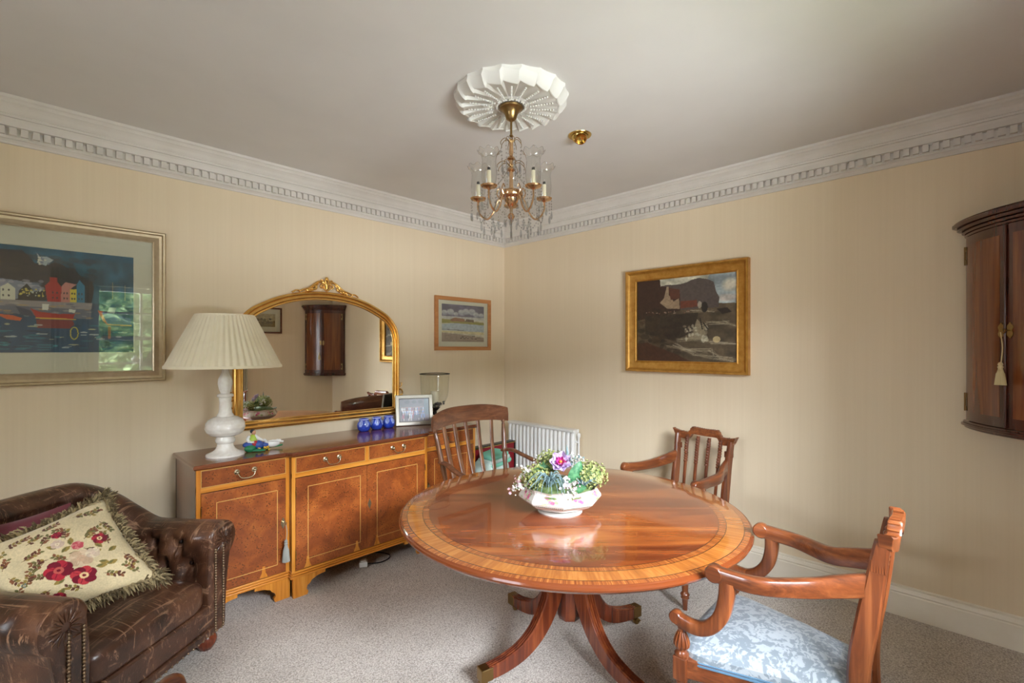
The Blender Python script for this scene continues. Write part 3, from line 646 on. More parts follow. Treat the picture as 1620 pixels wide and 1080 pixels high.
for i in range(len(pr)-1):
    for q in range(5):
        t = q/5; rows.append((pr[i][0]*(1-t)+pr[i+1][0]*t, pr[i][1]*(1-t)+pr[i+1][1]*t))
rows.append(pr[-1]); mb.lathe(B(rows), 72, rad=lambda a, z: 1+.028*max(0, 1-abs(z-.160)/.045)*abs(sin(4*a+ (z-.16)*60))-.028*max(0, 1-abs(z-.160)/.045)*abs(sin(4*a-(z-.16)*60))*.8); obj('bulbous_body', mb, M_ALAB, lamp, smooth=70)
mb = MB(); mb.lathe(B([(12,.220),(11.6,.228),(9.4,.240),(8.4,.265),(8.2,.300),(9.0,.328),(11,.332),(11.6,.338),(10.6,.346),(7.5,.350)]), 36); obj('column', mb, M_ALAB, lamp)
mb = MB(); mb.lathe(B([(7.5,.348),(6.2,.352),(8.6,.375),(10.2,.405),(9.8,.430),(7.2,.452),(5.2,.468),(4.2,.50),(4.0,.53)]), 36, rad=lambda a, z: 1+.035*cos(8*a)); obj('neck', mb, M_ALAB, lamp, smooth=70)
mb = MB(); mb.lathe([(.010,.53),(.013,.535),(.013,.59),(.017,.60),(.017,.62)], 16); obj('bulb_holder', mb, M_BRASS, lamp)
mb = MB(); mb.lathe([(.012,.62),(.016,.64),(.030,.675),(.028,.70),(.015,.715),(0,.72)], 16); obj('bulb', mb, M_WHITE, lamp)
g = N('pleated_silk'); M_SHADE = g.done(g.ramp(g.noise(g.coord(), 12, 3), [(0.3,(226,214,184)),(0.7,(232,221,194))]), 0.75, sheen=.2)
sh = None
def shade_mb(z0, z1, r0, r1, n, amp, th=.0025):
    m = MB(); rows = []
    def ring_(r, z, a_): return [((r+a_*(1 if j % 4 in (1, 2) else -1))*cos(2*PI*j/(4*n)), (r+a_*(1 if j % 4 in (1, 2) else -1))*sin(2*PI*j/(4*n)), z) for j in range(4*n)]
    for z_, r_ in ((z0, r0), (z1, r1)): rows.append(ring_(r_, z_, amp*(r_/r0)))
    rows2 = [ring_(r_-th*2, z_, amp*(r_/r0)) for z_, r_ in ((z1, r1), (z0, r0))]
    m.grid(rows+rows2, cu=True, cv=True); return m
sh = obj('lamp_shade', shade_mb(.505, .788, .286, .150, 52, .0045), M_SHADE, lamp, smooth=50)
mb = MB(); mb.lathe([(.291,.497),(.292,.500),(.2905,.512),(.284,.512),(.284,.497),(.291,.497)], 96, cap=False); mb.lathe([(.151,.780),(.1515,.782),(.149,.795),(.144,.795),(.146,.780),(.151,.780)], 72, cap=False)
obj('shade_binding', mb, M_SHADE, sh)
mb = MB()
for a in range(3): mb.tube([(0,0,.715),(.147*cos(a*2.094), .147*sin(a*2.094), .785)], .002, 6)
mb.tube([(0,0,.62),(.035,0,.65),(.035,0,.70),(0,0,.715)], .002, 6); obj('shade_carrier', mb, M_BRASS, sh)
mb = MB(); mb.tube(spline([(.93,3.31,ZT+.004),(.90,3.28,ZT+.006),(.875,3.25,ZT+.02),(.86,3.26,ZT+.12),(.85,3.27,ZT+.16)],6), .003, 8); tag(obj('lamp_flex', mb, M_DARKIRON), 'dark lamp cable running up behind the white lamp on the sideboard', 'cable')

# ---------------- porcelain figurine ----------------
def glaze(n, c, r=.2): return plain(n, c, r, coat=.3)
G = {k_: glaze('glaze_'+k_, c) for k_, c in dict(blue=(52,82,160), green=(36,120,78), red=(166,30,44), white=(236,234,230), skin=(226,168,130), lime=(178,206,80), hair=(72,78,84), yellow=(222,176,60), mauve=(150,150,190)).items()}
fg = thing('porcelain_figurine', 'porcelain figurine of a seated figure in coloured clothes with a white goose beside the lamp', 'figurine', (1.002, 3.095, ZT), -0.1)
mb = MB()
mb.lathe([(.052,0),(.060,.004),(.056,.012),(.03,.018),(0,.02)], 20, rad=lambda a, z: 1+.12*sin(3*a)+.08*cos(5*a)); mb.sphere((-.045,-.02,.018), .03, 10, 6, sc=(1.1,.8,.75)); obj('grassy_base', mb, G['green'], fg)
mb = MB(); mb.sphere((-.045,.0,.038), .032, 14, 8, sc=(1.2,.9,.6)); mb.sphere((0.0,-.012,.036), .030, 14, 8, sc=(.9,1,.8)); mb.sphere((.030,-.012,.030), .020, 12, 8, sc=(1.3,.9,.8)); obj('blue_skirt', mb, G['blue'], fg)
mb = MB(); mb.sphere((-.020,-.018,.044), .020, 12, 8, sc=(1,.8,.9)); mb.sphere((-.05,-.005,.052), .012, 10, 6); obj('red_apron', mb, G['red'], fg)
mb = MB(); mb.lathe([(.018,.045),(.022,.06),(.020,.078),(.013,.090),(.006,.097)], 16, c=(-.028,0,0), cap=False); obj('lime_bodice', mb, G['lime'], fg)
mb = MB(); mb.tube(spline([(-.046,0,.088),(-.056,-.006,.070),(-.046,-.018,.056),(-.026,-.026,.054)],5), [.009]*3+[.010]*7+[.006]*6, 8); mb.tube(spline([(-.014,0,.088),(-.002,-.01,.074),(.016,-.02,.062),(.03,-.02,.055)],5), [.009]*6+[.008]*5+[.005]*5, 8); obj('white_sleeves', mb, G['white'], fg)
mb = MB(); mb.sphere((-.024,-.002,.108), .0135, 14, 10, sc=(.9,.95,1.1)); mb.sphere((-.020,-.0145,.106), .0035, 6, 4); mb.tube([(-.026,0,.090),(-.025,0,.100)], .005, 8)
obj('head', mb, G['skin'], fg)
for p_ in ((-.025,-.026,.052), (.033,-.02,.053)):
    mb = MB(); mb.sphere(p_, .005, 8, 5); obj('hand', mb, G['skin'], fg)
mb = MB(); mb.sphere((-.028,.003,.114), .0145, 14, 10, sc=(1,1,.9)); obj('hair', mb, G['hair'], fg)
mb = MB()
for i in range(14): mb.sphere((random.uniform(-.03,.05), random.uniform(-.045,-.03), random.uniform(.004,.022)), random.uniform(.004,.007), 8, 5)
obj('yellow_flowers', mb, G['yellow'], fg)
mb = MB(); mb.sphere((.078,.0,.030), .030, 14, 9, sc=(1.45,.75,.75)); mb.tube(spline([(.10,0,.04),(.118,-.002,.045),(.13,-.004,.038)],5), [.011]*4+[.007]*4+[.004]*3, 8); mb.tube(spline([(.045,-.01,.04),(.035,-.02,.056),(.028,-.024,.062)],5), [.010]*4+[.008]*4+[.007]*3, 8)
for i in range(7): mb.tube([(.055+.01*i,-.012+.003*(i%3),.045),(.075+.01*i,-.02,.050-.002*i),(.095+.007*i,-.018,.040)], [.003,.007,.002], 6)
obj('goose', mb, G['white'], fg)
mb = MB(); mb.tube(spline([(.03,0,.016),(.06,-.004,.012),(.10,-.004,.012),(.135,-.002,.016)],5), .005, 8); obj('reed_stem', mb, G['green'], fg)

# ---------------- three blue jars ----------------
cv = Canvas(72, 30, (40,66,170))
cv.poly([(0,.78),(1,.78),(1,.9),(0,.9)], (120,134,206)); cv.poly([(0,.70),(1,.70),(1,.78),(0,.78)], (196,204,236))  # palest band paints a highlight into the glaze colour
for i in range(6):
    u = (i+.5)/6; cv.ell(u,.45,.06,.2,(150,170,226)); cv.ell(u,.45,.035,.13,(34,50,150)); cv.ell(u,.45,.012,.16,(176,190,230))
cv.vary(18,.16); cv.poly([(0,0),(1,0),(1,.1),(0,.1)],(30,44,130))
M_JAR = attr_mat('blue_glaze', 0.12, spec=.6)
JP = [(.030,0),(.036,.004),(.045,.020),(.0485,.040),(.046,.058),(.038,.070),(.034,.074),(.034,.080),(.037,.086),(.036,.090),(.030,.091),(.029,.08)]
def jar_fn(u, v):
    f = v*(len(JP)-1); i = min(int(f), len(JP)-2); t = f-i; r = JP[i][0]*(1-t)+JP[i+1][0]*t; z = JP[i][1]*(1-t)+JP[i+1][1]*t
    return (r*cos(2*PI*u), r*sin(2*PI*u), z)
jm = canvas_mesh(cv, jar_fn); jm.add([jar_fn(i/24, 0) for i in range(24)], [tuple(range(24))]); jm.col = np.vstack([jm.col, np.tile(cv.lin()[0,0], (24,1))])
j0 = tag(obj('blue_jar', jm, M_JAR, loc=(1.776, 3.255, ZT)), 'round blue patterned jar farthest from the photo frame, leftmost of three', 'jar', 'blue jars on the sideboard')
for x, l in ((1.884, 'round blue patterned jar in the middle of three on the sideboard'), (1.985, 'round blue patterned jar nearest to the photo frame')):
    o = j0.copy(); C.objects.link(o); o.location = (x, 3.262, ZT); o.rotation_euler.z = x*7; o['label'] = l

# ---------------- photo frame ----------------
cv = Canvas(150, 112, (92,88,96)); cv.poly([(0,0),(1,0),(1,.2),(0,.24)], (104,92,96)); cv.poly([(0,.68),(1,.68),(1,1),(0,1)], (86,80,84)); cv.poly([(.82,.3),(1,.3),(1,1),(.82,1)], (70,88,92))
for u in (.28,.5,.7): cv.ell(u,.84,.08,.07,(60,58,64)); 
r = random.Random(5)
for row in range(3):
    for i in range(16):
        u = .1+.046*i+r.uniform(-.01,.01)+row*.012; v = .62-row*.13; c = r.choice([(40,42,60),(180,190,210),(96,124,170),(150,80,96),(36,36,44),(210,208,206)])
        cv.poly([(u-.017,v-.2),(u+.017,v-.2),(u+.012,v-.015),(u-.012,v-.015)], c); cv.ell(u, v, .011, .02, (206,160,136)); cv.ell(u, v+.014, .011, .012, (60,44,38))
        if row == 2: cv.poly([(u-.008,v-.3),(u+.008,v-.3),(u+.008,v-.2),(u-.008,v-.2)], r.choice([(210,200,196),(50,50,60)]))
cv.vary(40,.08)
pf = thing('photo_frame', 'silver framed group photograph standing on the sideboard beside the blue jars', 'photo frame', (2.190, 3.215, ZT), -0.42)
pf.rotation_euler = (-0.16, 0, -0.42)
M_SILVERF = plain('brushed_silver', (150,143,131), 0.4, 0.6)
obj('frame', frame_mb(.292, .238, .030, [(0,0),(0,-.012),(.1,-.016),(.85,-.014),(1,-.010),(1,-.004)]), M_SILVERF, pf, smooth=30)
obj('photograph', canvas_mesh(cv, lambda u, v: (-.122+.244*u, -.006, .026+.186*v)), M_PHOTO, pf, smooth=0)
mb = MB(); mb.box(-.140,.140,-.004,.002,.006,.232); mb.box(-.03,.03,.002,.006,.02,.19); 
mb.add([(-.03,.004,.19),(.03,.004,.19),(.03,.066,.012),(-.03,.066,.012),(-.03,.008,.19),(.03,.008,.19),(.03,.070,.012),(-.03,.070,.012)], [(0,1,2,3),(4,5,6,7),(0,1,5,4),(2,3,7,6),(1,2,6,5),(0,3,7,4)])
obj('easel_back', mb, M_BLACK, pf, smooth=0)

# ---------------- hurricane glass ----------------
hg = thing('hurricane_lantern', 'tall clear glass hurricane candle holder with dark rim on the sideboard', 'candle holder', (2.402, 3.238, ZT))
M_SMOKE = thin_glass('smoked_glass', (246,247,244), 0.02, 1.4)
pr = [(.060,.0),(.064,.006),(.058,.012),(.028,.022),(.016,.040),(.014,.070),(.020,.098),(.034,.112),(.062,.140),(.092,.175),(.108,.215),(.114,.26),(.116,.33),(.120,.385),(.122,.395)]
mb = MB(); mb.lathe(pr, 40, cap=False); obj('bowl', mb, M_SMOKE, hg, smooth=70)
mb = MB(); mb.tube([(.121*cos(a), .121*sin(a), .396) for a in [2*PI*i/48 for i in range(48)]], .0035, 8, closed=True); mb.lathe([(.020,.094),(.026,.100),(.040,.114),(.046,.120),(.02,.122),(0,.122)], 30); mb.lathe([(.012,.06),(.018,.066),(.018,.085),(.012,.092)], 20)
obj('metal_rim', mb, M_DARKIRON, hg)
mb = MB()
for i in range(90):
    a = random.uniform(0, 2*PI); rr = random.uniform(.0, .085); mb.sphere((rr*cos(a), rr*sin(a), .135+.38*max(0, rr-.04)+random.uniform(0,.022)), random.uniform(.006,.011), 6, 4)
M_PEB = plain('dark_pebbles', (92,88,84), 0.4)
o = obj('pebble_bed', mb, M_PEB, hg); o['kind'] = 'stuff'
M_WAX = plain('cream_wax', (226,214,186), 0.45)
mb = MB(); mb.lathe([(.036,0),(.037,.003),(.037,.10),(.035,.104),(.02,.103),(0,.102)], 28); mb.tube([(0,0,.10),(.001,0,.115)], .0015, 6)
tag(obj('pillar_candle', mb, M_WAX, loc=(2.402, 3.238, ZT+.150)), 'cream pillar candle inside the hurricane glass', 'candle')

# ---------------- ceiling rose, chandelier, downlight ----------------
cx, cy = .7151*2.29-.699*.004, .699*2.29+.7151*.004
mb = MB(); n = 20; rows = []
R = [(.262,0.0),(.262,.010),(.252,.026),(.240,.042),(.228,.050),(.222,.050),(.218,.047),(.19,.045),(.14,.043),(.085,.040),(.078,.044),(.070,.046),(.062,.040),(.050,.038),(.030,.042),(0.001,.042)]
for r_, d in R:
    row = []
    for j in range(n*8):
        t = (j % 8)/8.0; w = (t if t < .94 else (1-t)*15)      # saw-tooth pleat
        k_ = min(1, max(0, (r_-.08)/.14))
        rr = r_*(1+.035*k_*(abs(t-.5)*2)**2)
        row.append((rr*cos(2*PI*j/(n*8)), rr*sin(2*PI*j/(n*8)), -d*(1) - .016*w*k_*(1 if d > .004 else 0)))
    rows.append(row)
mb.grid(rows, cv=True)
for i in range(n):
    a = 2*PI*(i+.5)/n
    for q in range(9): mb.sphere(((.095+.013*q)*cos(a), (.095+.013*q)*sin(a), -.060), .0046, 6, 4)
for i in range(28):
    a = 2*PI*i/28; mb.sphere((.068*cos(a), .068*sin(a), -.048), .007, 6, 4, sc=(1,1,.7))
M_ROSE = plain('rose_plaster', (214,210,202), .6)
tag(obj('ceiling_rose', mb, M_ROSE, loc=(cx, cy, H), smooth=30), 'round white plaster sunburst rose on the ceiling above the chandelier', 'ceiling rose')

ch = thing('chandelier', 'brass and crystal five arm chandelier with fluted glass shades hanging over the room', 'chandelier', (cx, cy, H-.05), math.radians(44.35))
ZC = -(H-.05)
zz = lambda z: z-(H-.05)
mb = MB(); mb.lathe([(0,.004),(.052,.004),(.056,0.0),(.054,-.008),(.040,-.016),(.030,-.035),(.024,-.055),(.014,-.062),(.008,-.066)], 32); obj('canopy', mb, M_OLDBRASS, ch)
mb = MB(); mb.lathe([(.0055,-.06),(.0055,-.128),(.009,-.131),(.009,-.136),(.004,-.14)], 14); obj('rod', mb, M_OLDBRASS, ch)
mb = MB(); z = -.145; i = 0
while z > zz(2.435):
    ax = (1,0) if i % 2 else (0,1)
    mb.tube([(ax[0]*.008*cos(t), ax[1]*.008*cos(t), z-.011+.015*sin(t)) for t in [2*PI*q/14 for q in range(14)]], .0018, 6, closed=True); z -= .023; i += 1
obj('chain', mb, M_OLDBRASS, ch)
zt = zz(2.43)
mb = MB(); mb.lathe([(.004,zt+.012),(.010,zt+.006),(.009,zt-.03),(.011,zt-.05),(.008,zt-.07),(.018,zt-.078),(.020,zt-.084),(.008,zt-.09),(.007,zt-.12),(.018,zt-.13),(.019,zt-.136),(.009,zt-.145),(.0095,zz(2.215)),(.012,zz(2.21)),(.013,zz(2.195)),(.050,zz(2.193)),(.055,zz(2.188)),(.055,zz(2.170)),(.050,zz(2.164)),(.036,zz(2.158)),(.030,zz(2.140)),(.018,zz(2.125)),(.008,zz(2.118)),(.006,zz(2.09)),(.014,zz(2.085)),(.018,zz(2.075)),(.012,zz(2.065)),(0,zz(2.055))], 28)
obj('stem', mb, M_ROSEGOLD, ch)
beads = []
def strand(par, pts, r=.0052, drop=True, step=.014, name='bead_strand'):
    m = MB(); P = spline(pts, 10); acc = 0; last = P[0]
    for p in P[1:]:
        acc += (p-last).length; last = p
        if acc >= step:
            acc = 0; m.xf = Matrix.Translation(p); m.add([(0,0,r),(0,0,-r),(r,0,0),(-r,0,0),(0,r,0),(0,-r,0)], [(0,2,4),(0,4,3),(0,3,5),(0,5,2),(1,4,2),(1,3,4),(1,5,3),(1,2,5)])
    m.xf = Matrix.Identity(4); m.tube(P[::3], .0005, 4, cap=False)
    if drop:
        p = P[-1]; m.xf = Matrix.Translation(p); m.lathe([(.001,0),(.004,-.008),(.0065,-.026),(.005,-.036),(0,-.042)], 6, cap=False)
    obj(name, m, M_CRYSTAL, par, smooth=0)
def hooks(zh, r, n, name):
    m = MB()
    for i in range(n):
        a = 2*PI*i/n+.3; c_, s_ = cos(a), sin(a)
        m.tube(spline([(.004*c_,.004*s_,zh-.02),(.012*c_,.012*s_,zh+.006),(r*.6*c_,r*.6*s_,zh+.018),(r*c_,r*s_,zh),(r*1.02*c_,r*1.02*s_,zh-.016)],5), .0016, 6)
    obj(name, m, M_OLDBRASS, ch)
    for i in range(n):
        a = 2*PI*i/n+.3; c_, s_ = cos(a), sin(a)
        strand(ch, [(r*c_,r*s_,zh-.016),(r*1.0*c_,r*1.0*s_,zh-.05),(r*.9*c_,r*.9*s_,zh-.105 if r < .06 else zh-.15)], .004)
hooks(zz(2.425), .050, 8, 'upper_crown'); hooks(zz(2.315), .066, 8, 'lower_crown')
RA = .168; zc = zz(2.168)
for i in range(5):
    a = 2*PI*i/5; c_, s_ = cos(a), sin(a)      # one arm points straight away from the viewer side
    arm = None; m = MB()
    m.tube(spline([(.048*c_,.048*s_,zz(2.178)),(.070*c_,.070*s_,zz(2.150)),(.088*c_,.088*s_,zz(2.105)),(.118*c_,.118*s_,zz(2.072)),(.150*c_,.150*s_,zz(2.088)),(RA*c_,RA*s_,zz(2.125)),(RA*c_,RA*s_,zc-.006)],7), .0042, 8)
    m.tube(spline([(.060*c_,.060*s_,zz(2.165)),(.072*c_,.072*s_,zz(2.19)),(.060*c_,.060*s_,zz(2.215)),(.052*c_,.052*s_,zz(2.20))],5), .003, 6)
    arm = obj('arm', m, M_ROSEGOLD, ch)
    m = MB(); m.lathe([(.004,-.012),(.010,-.006),(.014,-.004),(.034,.001),(.038,.008),(.036,.009),(.030,.004),(.008,.003)], 28, c=(RA*c_,RA*s_,zc), cap=False, rad=lambda t, z: 1+.03*cos(10*t)); obj('candle_cup', m, M_ROSEGOLD, arm)
    m = MB(); m.lathe([(.0095,0),(.0105,.004),(.0100,.03),(.0095,.070),(.008,.072)], 14, c=(RA*c_,RA*s_,zc+.003)); obj('candle_tube', m, M_WAX, arm)
    m = MB(); m.lathe([(.007,.072),(.007,.084),(.005,.086)], 12, c=(RA*c_,RA*s_,zc+.003)); obj('lamp_socket', m, M_DARKIRON, arm)
    m = MB(); m.lathe([(.004,.086),(.009,.100),(.010,.112),(.005,.135),(.001,.150)], 12, c=(RA*c_,RA*s_,zc+.003), cap=False); obj('candle_bulb', m, M_GLASS, arm, smooth=70)
    m = MB(); rows = []
    for r_, z_ in ((.026,.004),(.028,.010),(.034,.035),(.036,.065),(.033,.095),(.031,.120),(.036,.142),(.048,.158),(.051,.160)):
        f_ = max(0, (z_-.12)/.04)
        rows.append([(RA*c_+r_*(1+.05*f_*cos(8*t))*cos(t), RA*s_+r_*(1+.05*f_*cos(8*t))*sin(t), zc+z_+.006*f_*cos(8*t)) for t in [2*PI*q/64 for q in range(64)]])
    m.grid(rows, cv=True); obj('glass_shade', m, M_SHGLASS, arm, smooth=70)
    m = MB(); m.tube([tuple(p) for p in rows[-1]], .0011, 5, closed=True); obj('shade_rim', m, M_CRYSTAL, arm)
    for q in range(6):
        t = 2*PI*q/6+.2; x_, y_ = RA*c_+.036*cos(t), RA*s_+.036*sin(t)
        strand(arm, [(x_,y_,zc+.004),(x_,y_,zc-.02),(x_,y_,zc-.045-.012*(q%3))], .004, True, .012)
    b = a+2*PI/5; mx_, my_ = (RA*.86)*cos((a+b)/2), (RA*.86)*sin((a+b)/2)
    strand(ch, [(RA*c_,RA*s_,zc-.02),(.5*(RA*c_+mx_),.5*(RA*s_+my_),zz(2.065)),(mx_,my_,zz(2.035)),(.5*(RA*cos(b)+mx_),.5*(RA*sin(b)+my_),zz(2.065)),(RA*cos(b),RA*sin(b),zc-.02)], .0042, False, .012)
    strand(ch, [(.014*c_,.014*s_,zz(2.30)),(.10*c_,.10*s_,zz(2.20)),(RA*c_,RA*s_,zc-.002)], .0036, False, .014)
    for f_ in (.35, .7):
        x_, y_ = (.06+.11*f_)*c_, (.06+.11*f_)*s_; strand(ch, [(x_,y_,zz(2.10)),(x_,y_,zz(2.07)),(x_,y_,zz(2.035))], .004)
    strand(ch, [(.10*cos((a+b)/2),.10*sin((a+b)/2),zz(2.085)),(.09*cos((a+b)/2),.09*sin((a+b)/2),zz(2.05)),(.08*cos((a+b)/2),.08*sin((a+b)/2),zz(2.03))], .0042)
    strand(ch, [(.05*cos((a+b)/2),.05*sin((a+b)/2),zz(2.165)),(.07*cos((a+b)/2),.07*sin((a+b)/2),zz(2.11)),(.10*cos((a+b)/2),.10*sin((a+b)/2),zz(2.085)),(RA*.86*cos((a+b)/2),RA*.86*sin((a+b)/2),zz(2.035))], .0042)
strand(ch, [(0,0,zz(2.055)),(0,0,zz(2.04)),(0,0,zz(2.02))], .005)
# eyeball downlight
dx, dy = .7151*2.70+.699*.378, .699*2.70-.7151*.378
dl = thing('eyeball_downlight', 'small round brass eyeball spotlight set in the ceiling beside the chandelier', 'spotlight', (dx, dy, H), 0.9)
mb = MB(); mb.lathe([(.046,.012),(.046,-.004),(.052,-.007),(.062,-.005),(.066,0),(.066,.004)], 40, cap=False); obj('trim_ring', mb, M_BRASS, dl)
mb = MB(); mb.xf = Matrix.Rotation(math.radians(38), 4, 'Y'); mb.lathe([(.046,.02),(.047,0),(.044,-.015),(.036,-.026),(.030,-.030),(.030,-.048),(.026,-.048),(.026,-.02),(0,-.015)], 32); obj('eyeball', mb, M_BRASS, dl)
# ---------------- round dining table ----------------
TR = .790; TZ = .705; RZ = math.radians(-45.65)
tb = thing('dining_table', 'large round polished mahogany pedestal table with banded rim in the middle of the room', 'table', (1.837, 1.416, 0), RZ)
g = N('table_top_veneer'); tc = g.n('ShaderNodeTexCoord'); sx = g.n('ShaderNodeSeparateXYZ'); g.l(tc.outputs['Object'], sx.inputs[0])
r_ = g.math('SQRT', g.math('ADD', g.math('MULTIPLY', sx.outputs[0], sx.outputs[0]), g.math('MULTIPLY', sx.outputs[1], sx.outputs[1])))
ang = g.math('ARCTAN2', sx.outputs[1], sx.outputs[0])
cb = g.n('ShaderNodeCombineXYZ'); g.l(g.math('MULTIPLY', ang, 26.0), cb.inputs[0]); g.l(g.math('MULTIPLY', r_, 3.0), cb.inputs[1])
ban = g.noise(cb.outputs[0], 1.6, 5, .65, .4)
cb2 = g.n('ShaderNodeCombineXYZ'); g.l(g.math('MULTIPLY', ang, 1.9), cb2.inputs[0])
seg = g.n('ShaderNodeTexVoronoi'); seg.inputs['Scale'].default_value = 1.5; g.l(cb2.outputs[0], seg.inputs['Vector'])
band = g.ramp(g.math('ADD', g.math('MULTIPLY', ban, .75), g.math('MULTIPLY', g.noise(cb2.outputs[0], 3, 2), .25)), [(0.3,(136,76,30)),(0.5,(168,100,42)),(0.7,(196,130,62))])
cb3 = g.n('ShaderNodeCombineXYZ'); g.l(g.math('MULTIPLY', ang, 60.0), cb3.inputs[0])
band2 = g.ramp(g.noise(cb3.outputs[0], 1.0, 3, .7), [(0.34,(104,48,20)),(0.5,(150,80,34)),(0.66,(196,126,60))])
v = g.coord((.9, 6.5, 1)); f1 = g.noise(v, 1.3, 5, .55, 1.1); f2 = g.noise(g.coord((3, 70, 1)), 1.0, 3, .6, .5); f3 = g.noise(g.coord((1.6, 2.4, 1), loc=(3,1,0)), 1.2, 2)
field = g.ramp(g.math('ADD', g.math('MULTIPLY', f1, .62), g.math('ADD', g.math('MULTIPLY', f2, .14), g.math('MULTIPLY', f3, .24))), [(0.34,(84,34,16)),(0.48,(124,58,26)),(0.58,(158,84,38)),(0.70,(192,118,58))])
stp = lambda x: g.math('GREATER_THAN', r_, x)
dk = (58,26,12)
col = g.mix(stp(.655), field, dk); col = g.mix(stp(.658), col, band2); col = g.mix(stp(.684), col, dk); col = g.mix(stp(.687), col, band)
col = g.mix(stp(.752), col, dk); col = g.mix(stp(.755), col, band2); col = g.mix(stp(.776), col, (120,58,26))
M_TOP = g.done(col, .16, coat=.8, coat_r=.035, spec=.5)
mb = MB()
pr = [(0.02,TZ),(.3,TZ),(.6,TZ),(.772,TZ),(.778,TZ-.002),(.781,TZ-.005),(.783,TZ-.004),(.788,TZ-.007),(.7905,TZ-.014),(.788,TZ-.021),(.783,TZ-.024),(.780,TZ-.028),(.772,TZ-.034),(.76,TZ-.036),(.3,TZ-.036)]
mb.lathe(pr, 160); obj('table_top', mb, M_TOP, tb, smooth=25)
M_FIELD = M_LEG
mb = MB()
mb.lathe([(.40,TZ-.036),(.40,TZ-.055),(.12,TZ-.06),(.085,TZ-.09),(.070,TZ-.12),(.062,.50),(.060,.40)], 8, a0=PI/8); mb.lathe([(.060,.42),(.060,.20),(.052,.175),(.03,.17)], 8, a0=PI/8)
obj('pedestal', mb, M_LEG, tb, smooth=20)
# feet directions measured on the carpet: (lateral, away) -> local x is lateral, local y is away
LEGA = [math.atan2(-.257*.95, -.396), math.atan2(.413, -.289), math.atan2(.261, .388), math.atan2(-.41, .29)]
for a in LEGA:
    c_, s_ = cos(a), sin(a); m = MB()
    path = spline([(.045,.0,.56),(.062,0,.46),(.085,0,.36),(.125,0,.255),(.185,0,.165),(.265,0,.105),(.36,0,.075),(.44,0,.066)], 6); n_ = len(path)
    m.xf = Matrix.Rotation(a, 4, 'Z')
    def sec(i, f):
        h = .100*(1-f)+.050*f; w = .054*(1-f)+.044*f; b = w/2
        # reeded upper face, flat sides
        top = []
        for q in range(17):
            x = -b+w*q/16; top.append((x, h/2+(.0045 if q % 4 in (1, 2) else -.0025)))
        return [(-b,-h/2),(b,-h/2)]+top[::-1]
    m.sweep(path, sec, up=(1,0,.9))
    leg = obj('leg', m, M_LEG, tb, smooth=20)
    m = MB(); m.xf = Matrix.Rotation(a, 4, 'Z'); m.box(.425,.482,-.0245,.0245,.038,.093); obj('brass_cap', m, M_OLDBRASS, leg, smooth=0, bevel=.004)
    m = MB(); m.xf = Matrix.Rotation(a, 4, 'Z') @ Matrix.Translation((.455,-.010,.017)) @ Matrix.Rotation(PI/2, 4, 'X')
    m.lathe([(.006,-.012),(.015,-.010),(.017,-.004),(.017,.004),(.015,.010),(.006,.012)], 18); m.xf = Matrix.Rotation(a, 4, 'Z'); m.tube([(.455,-.01,.04),(.455,-.01,.028),(.455,.004,.017)], .005, 8); m.tube([(.455,-.01,.036),(.47,-.026,.018),(.455,-.026,.017)], .004, 6); obj('castor', m, M_OLDBRASS, leg)

# ---------------- porcelain bowl ----------------
bw = thing('porcelain_bowl', 'white fluted porcelain bowl with pink roses and a green dotted line on the round table', 'bowl', (1.753, 1.404, TZ), RZ)
cv = Canvas(400, 64, (214,210,203))
r = random.Random(9)
for k_ in range(8):
    u = (k_+.5)/8
    for q in range(18): cv.ell(u+r.uniform(-.038,.038), .68+r.uniform(-.17,.17), .009, .045, r.choice([(150,170,110),(176,186,140),(128,150,100),(206,196,150)]), .7)
    for q in range(9): cv.ell(u+r.uniform(-.022,.022), .70+r.uniform(-.11,.11), .009, .055, r.choice([(216,120,150),(232,170,190),(190,80,124)]), .85)
for i in range(120): cv.ell((i+.5)/120, .40, .0022, .018, (70,110,80))
cv.poly([(0,.97),(1,.97),(1,1),(0,1)], (206,214,196))
BP = [(.070,.010),(.086,.012),(.120,.022),(.158,.040),(.180,.055),(.188,.066),(.186,.076),(.176,.090),(.168,.102),(.170,.112),(.180,.120)]
def bowl_fn(u, v):
    f = v*(len(BP)-1); i = min(int(f), len(BP)-2); t = f-i; r = BP[i][0]*(1-t)+BP[i+1][0]*t; z = BP[i][1]*(1-t)+BP[i+1][1]*t
    a = 2*PI*u; w = min(1, max(0, (r-.08)/.06)); oct_ = 1/max(abs(cos(((a) % (PI/4))-PI/8)), .9)*.94
    r *= (1-w)+w*oct_; z += .004*cos(8*a)*max(0, v-.8)*5
    return (r*cos(a), r*sin(a)*.92, z)
M_PORC = attr_mat('painted_porcelain', .12, spec=.6)
m = canvas_mesh(cv, bowl_fn); obj('bowl_side', m, M_PORC, bw, smooth=35)
M_PORW = plain('white_porcelain', (214,211,204), .12, coat=.3)
m = MB(); m.lathe([(.0,.012),(.085,.012),(.096,.010),(.103,.004),(.103,0),(.095,0),(.09,.006),(0,.006)], 48, cap=False); obj('foot_ring', m, M_PORW, bw)
m = MB(); m.grid([[(x*.985, y*.985, z) for x, y, z in [bowl_fn(i/96, v) for i in range(96)]] for v in (1.0,.9,.75,.5,.2,0.0)], cv=True); obj('bowl_inside', m, M_PORW, bw, smooth=50)

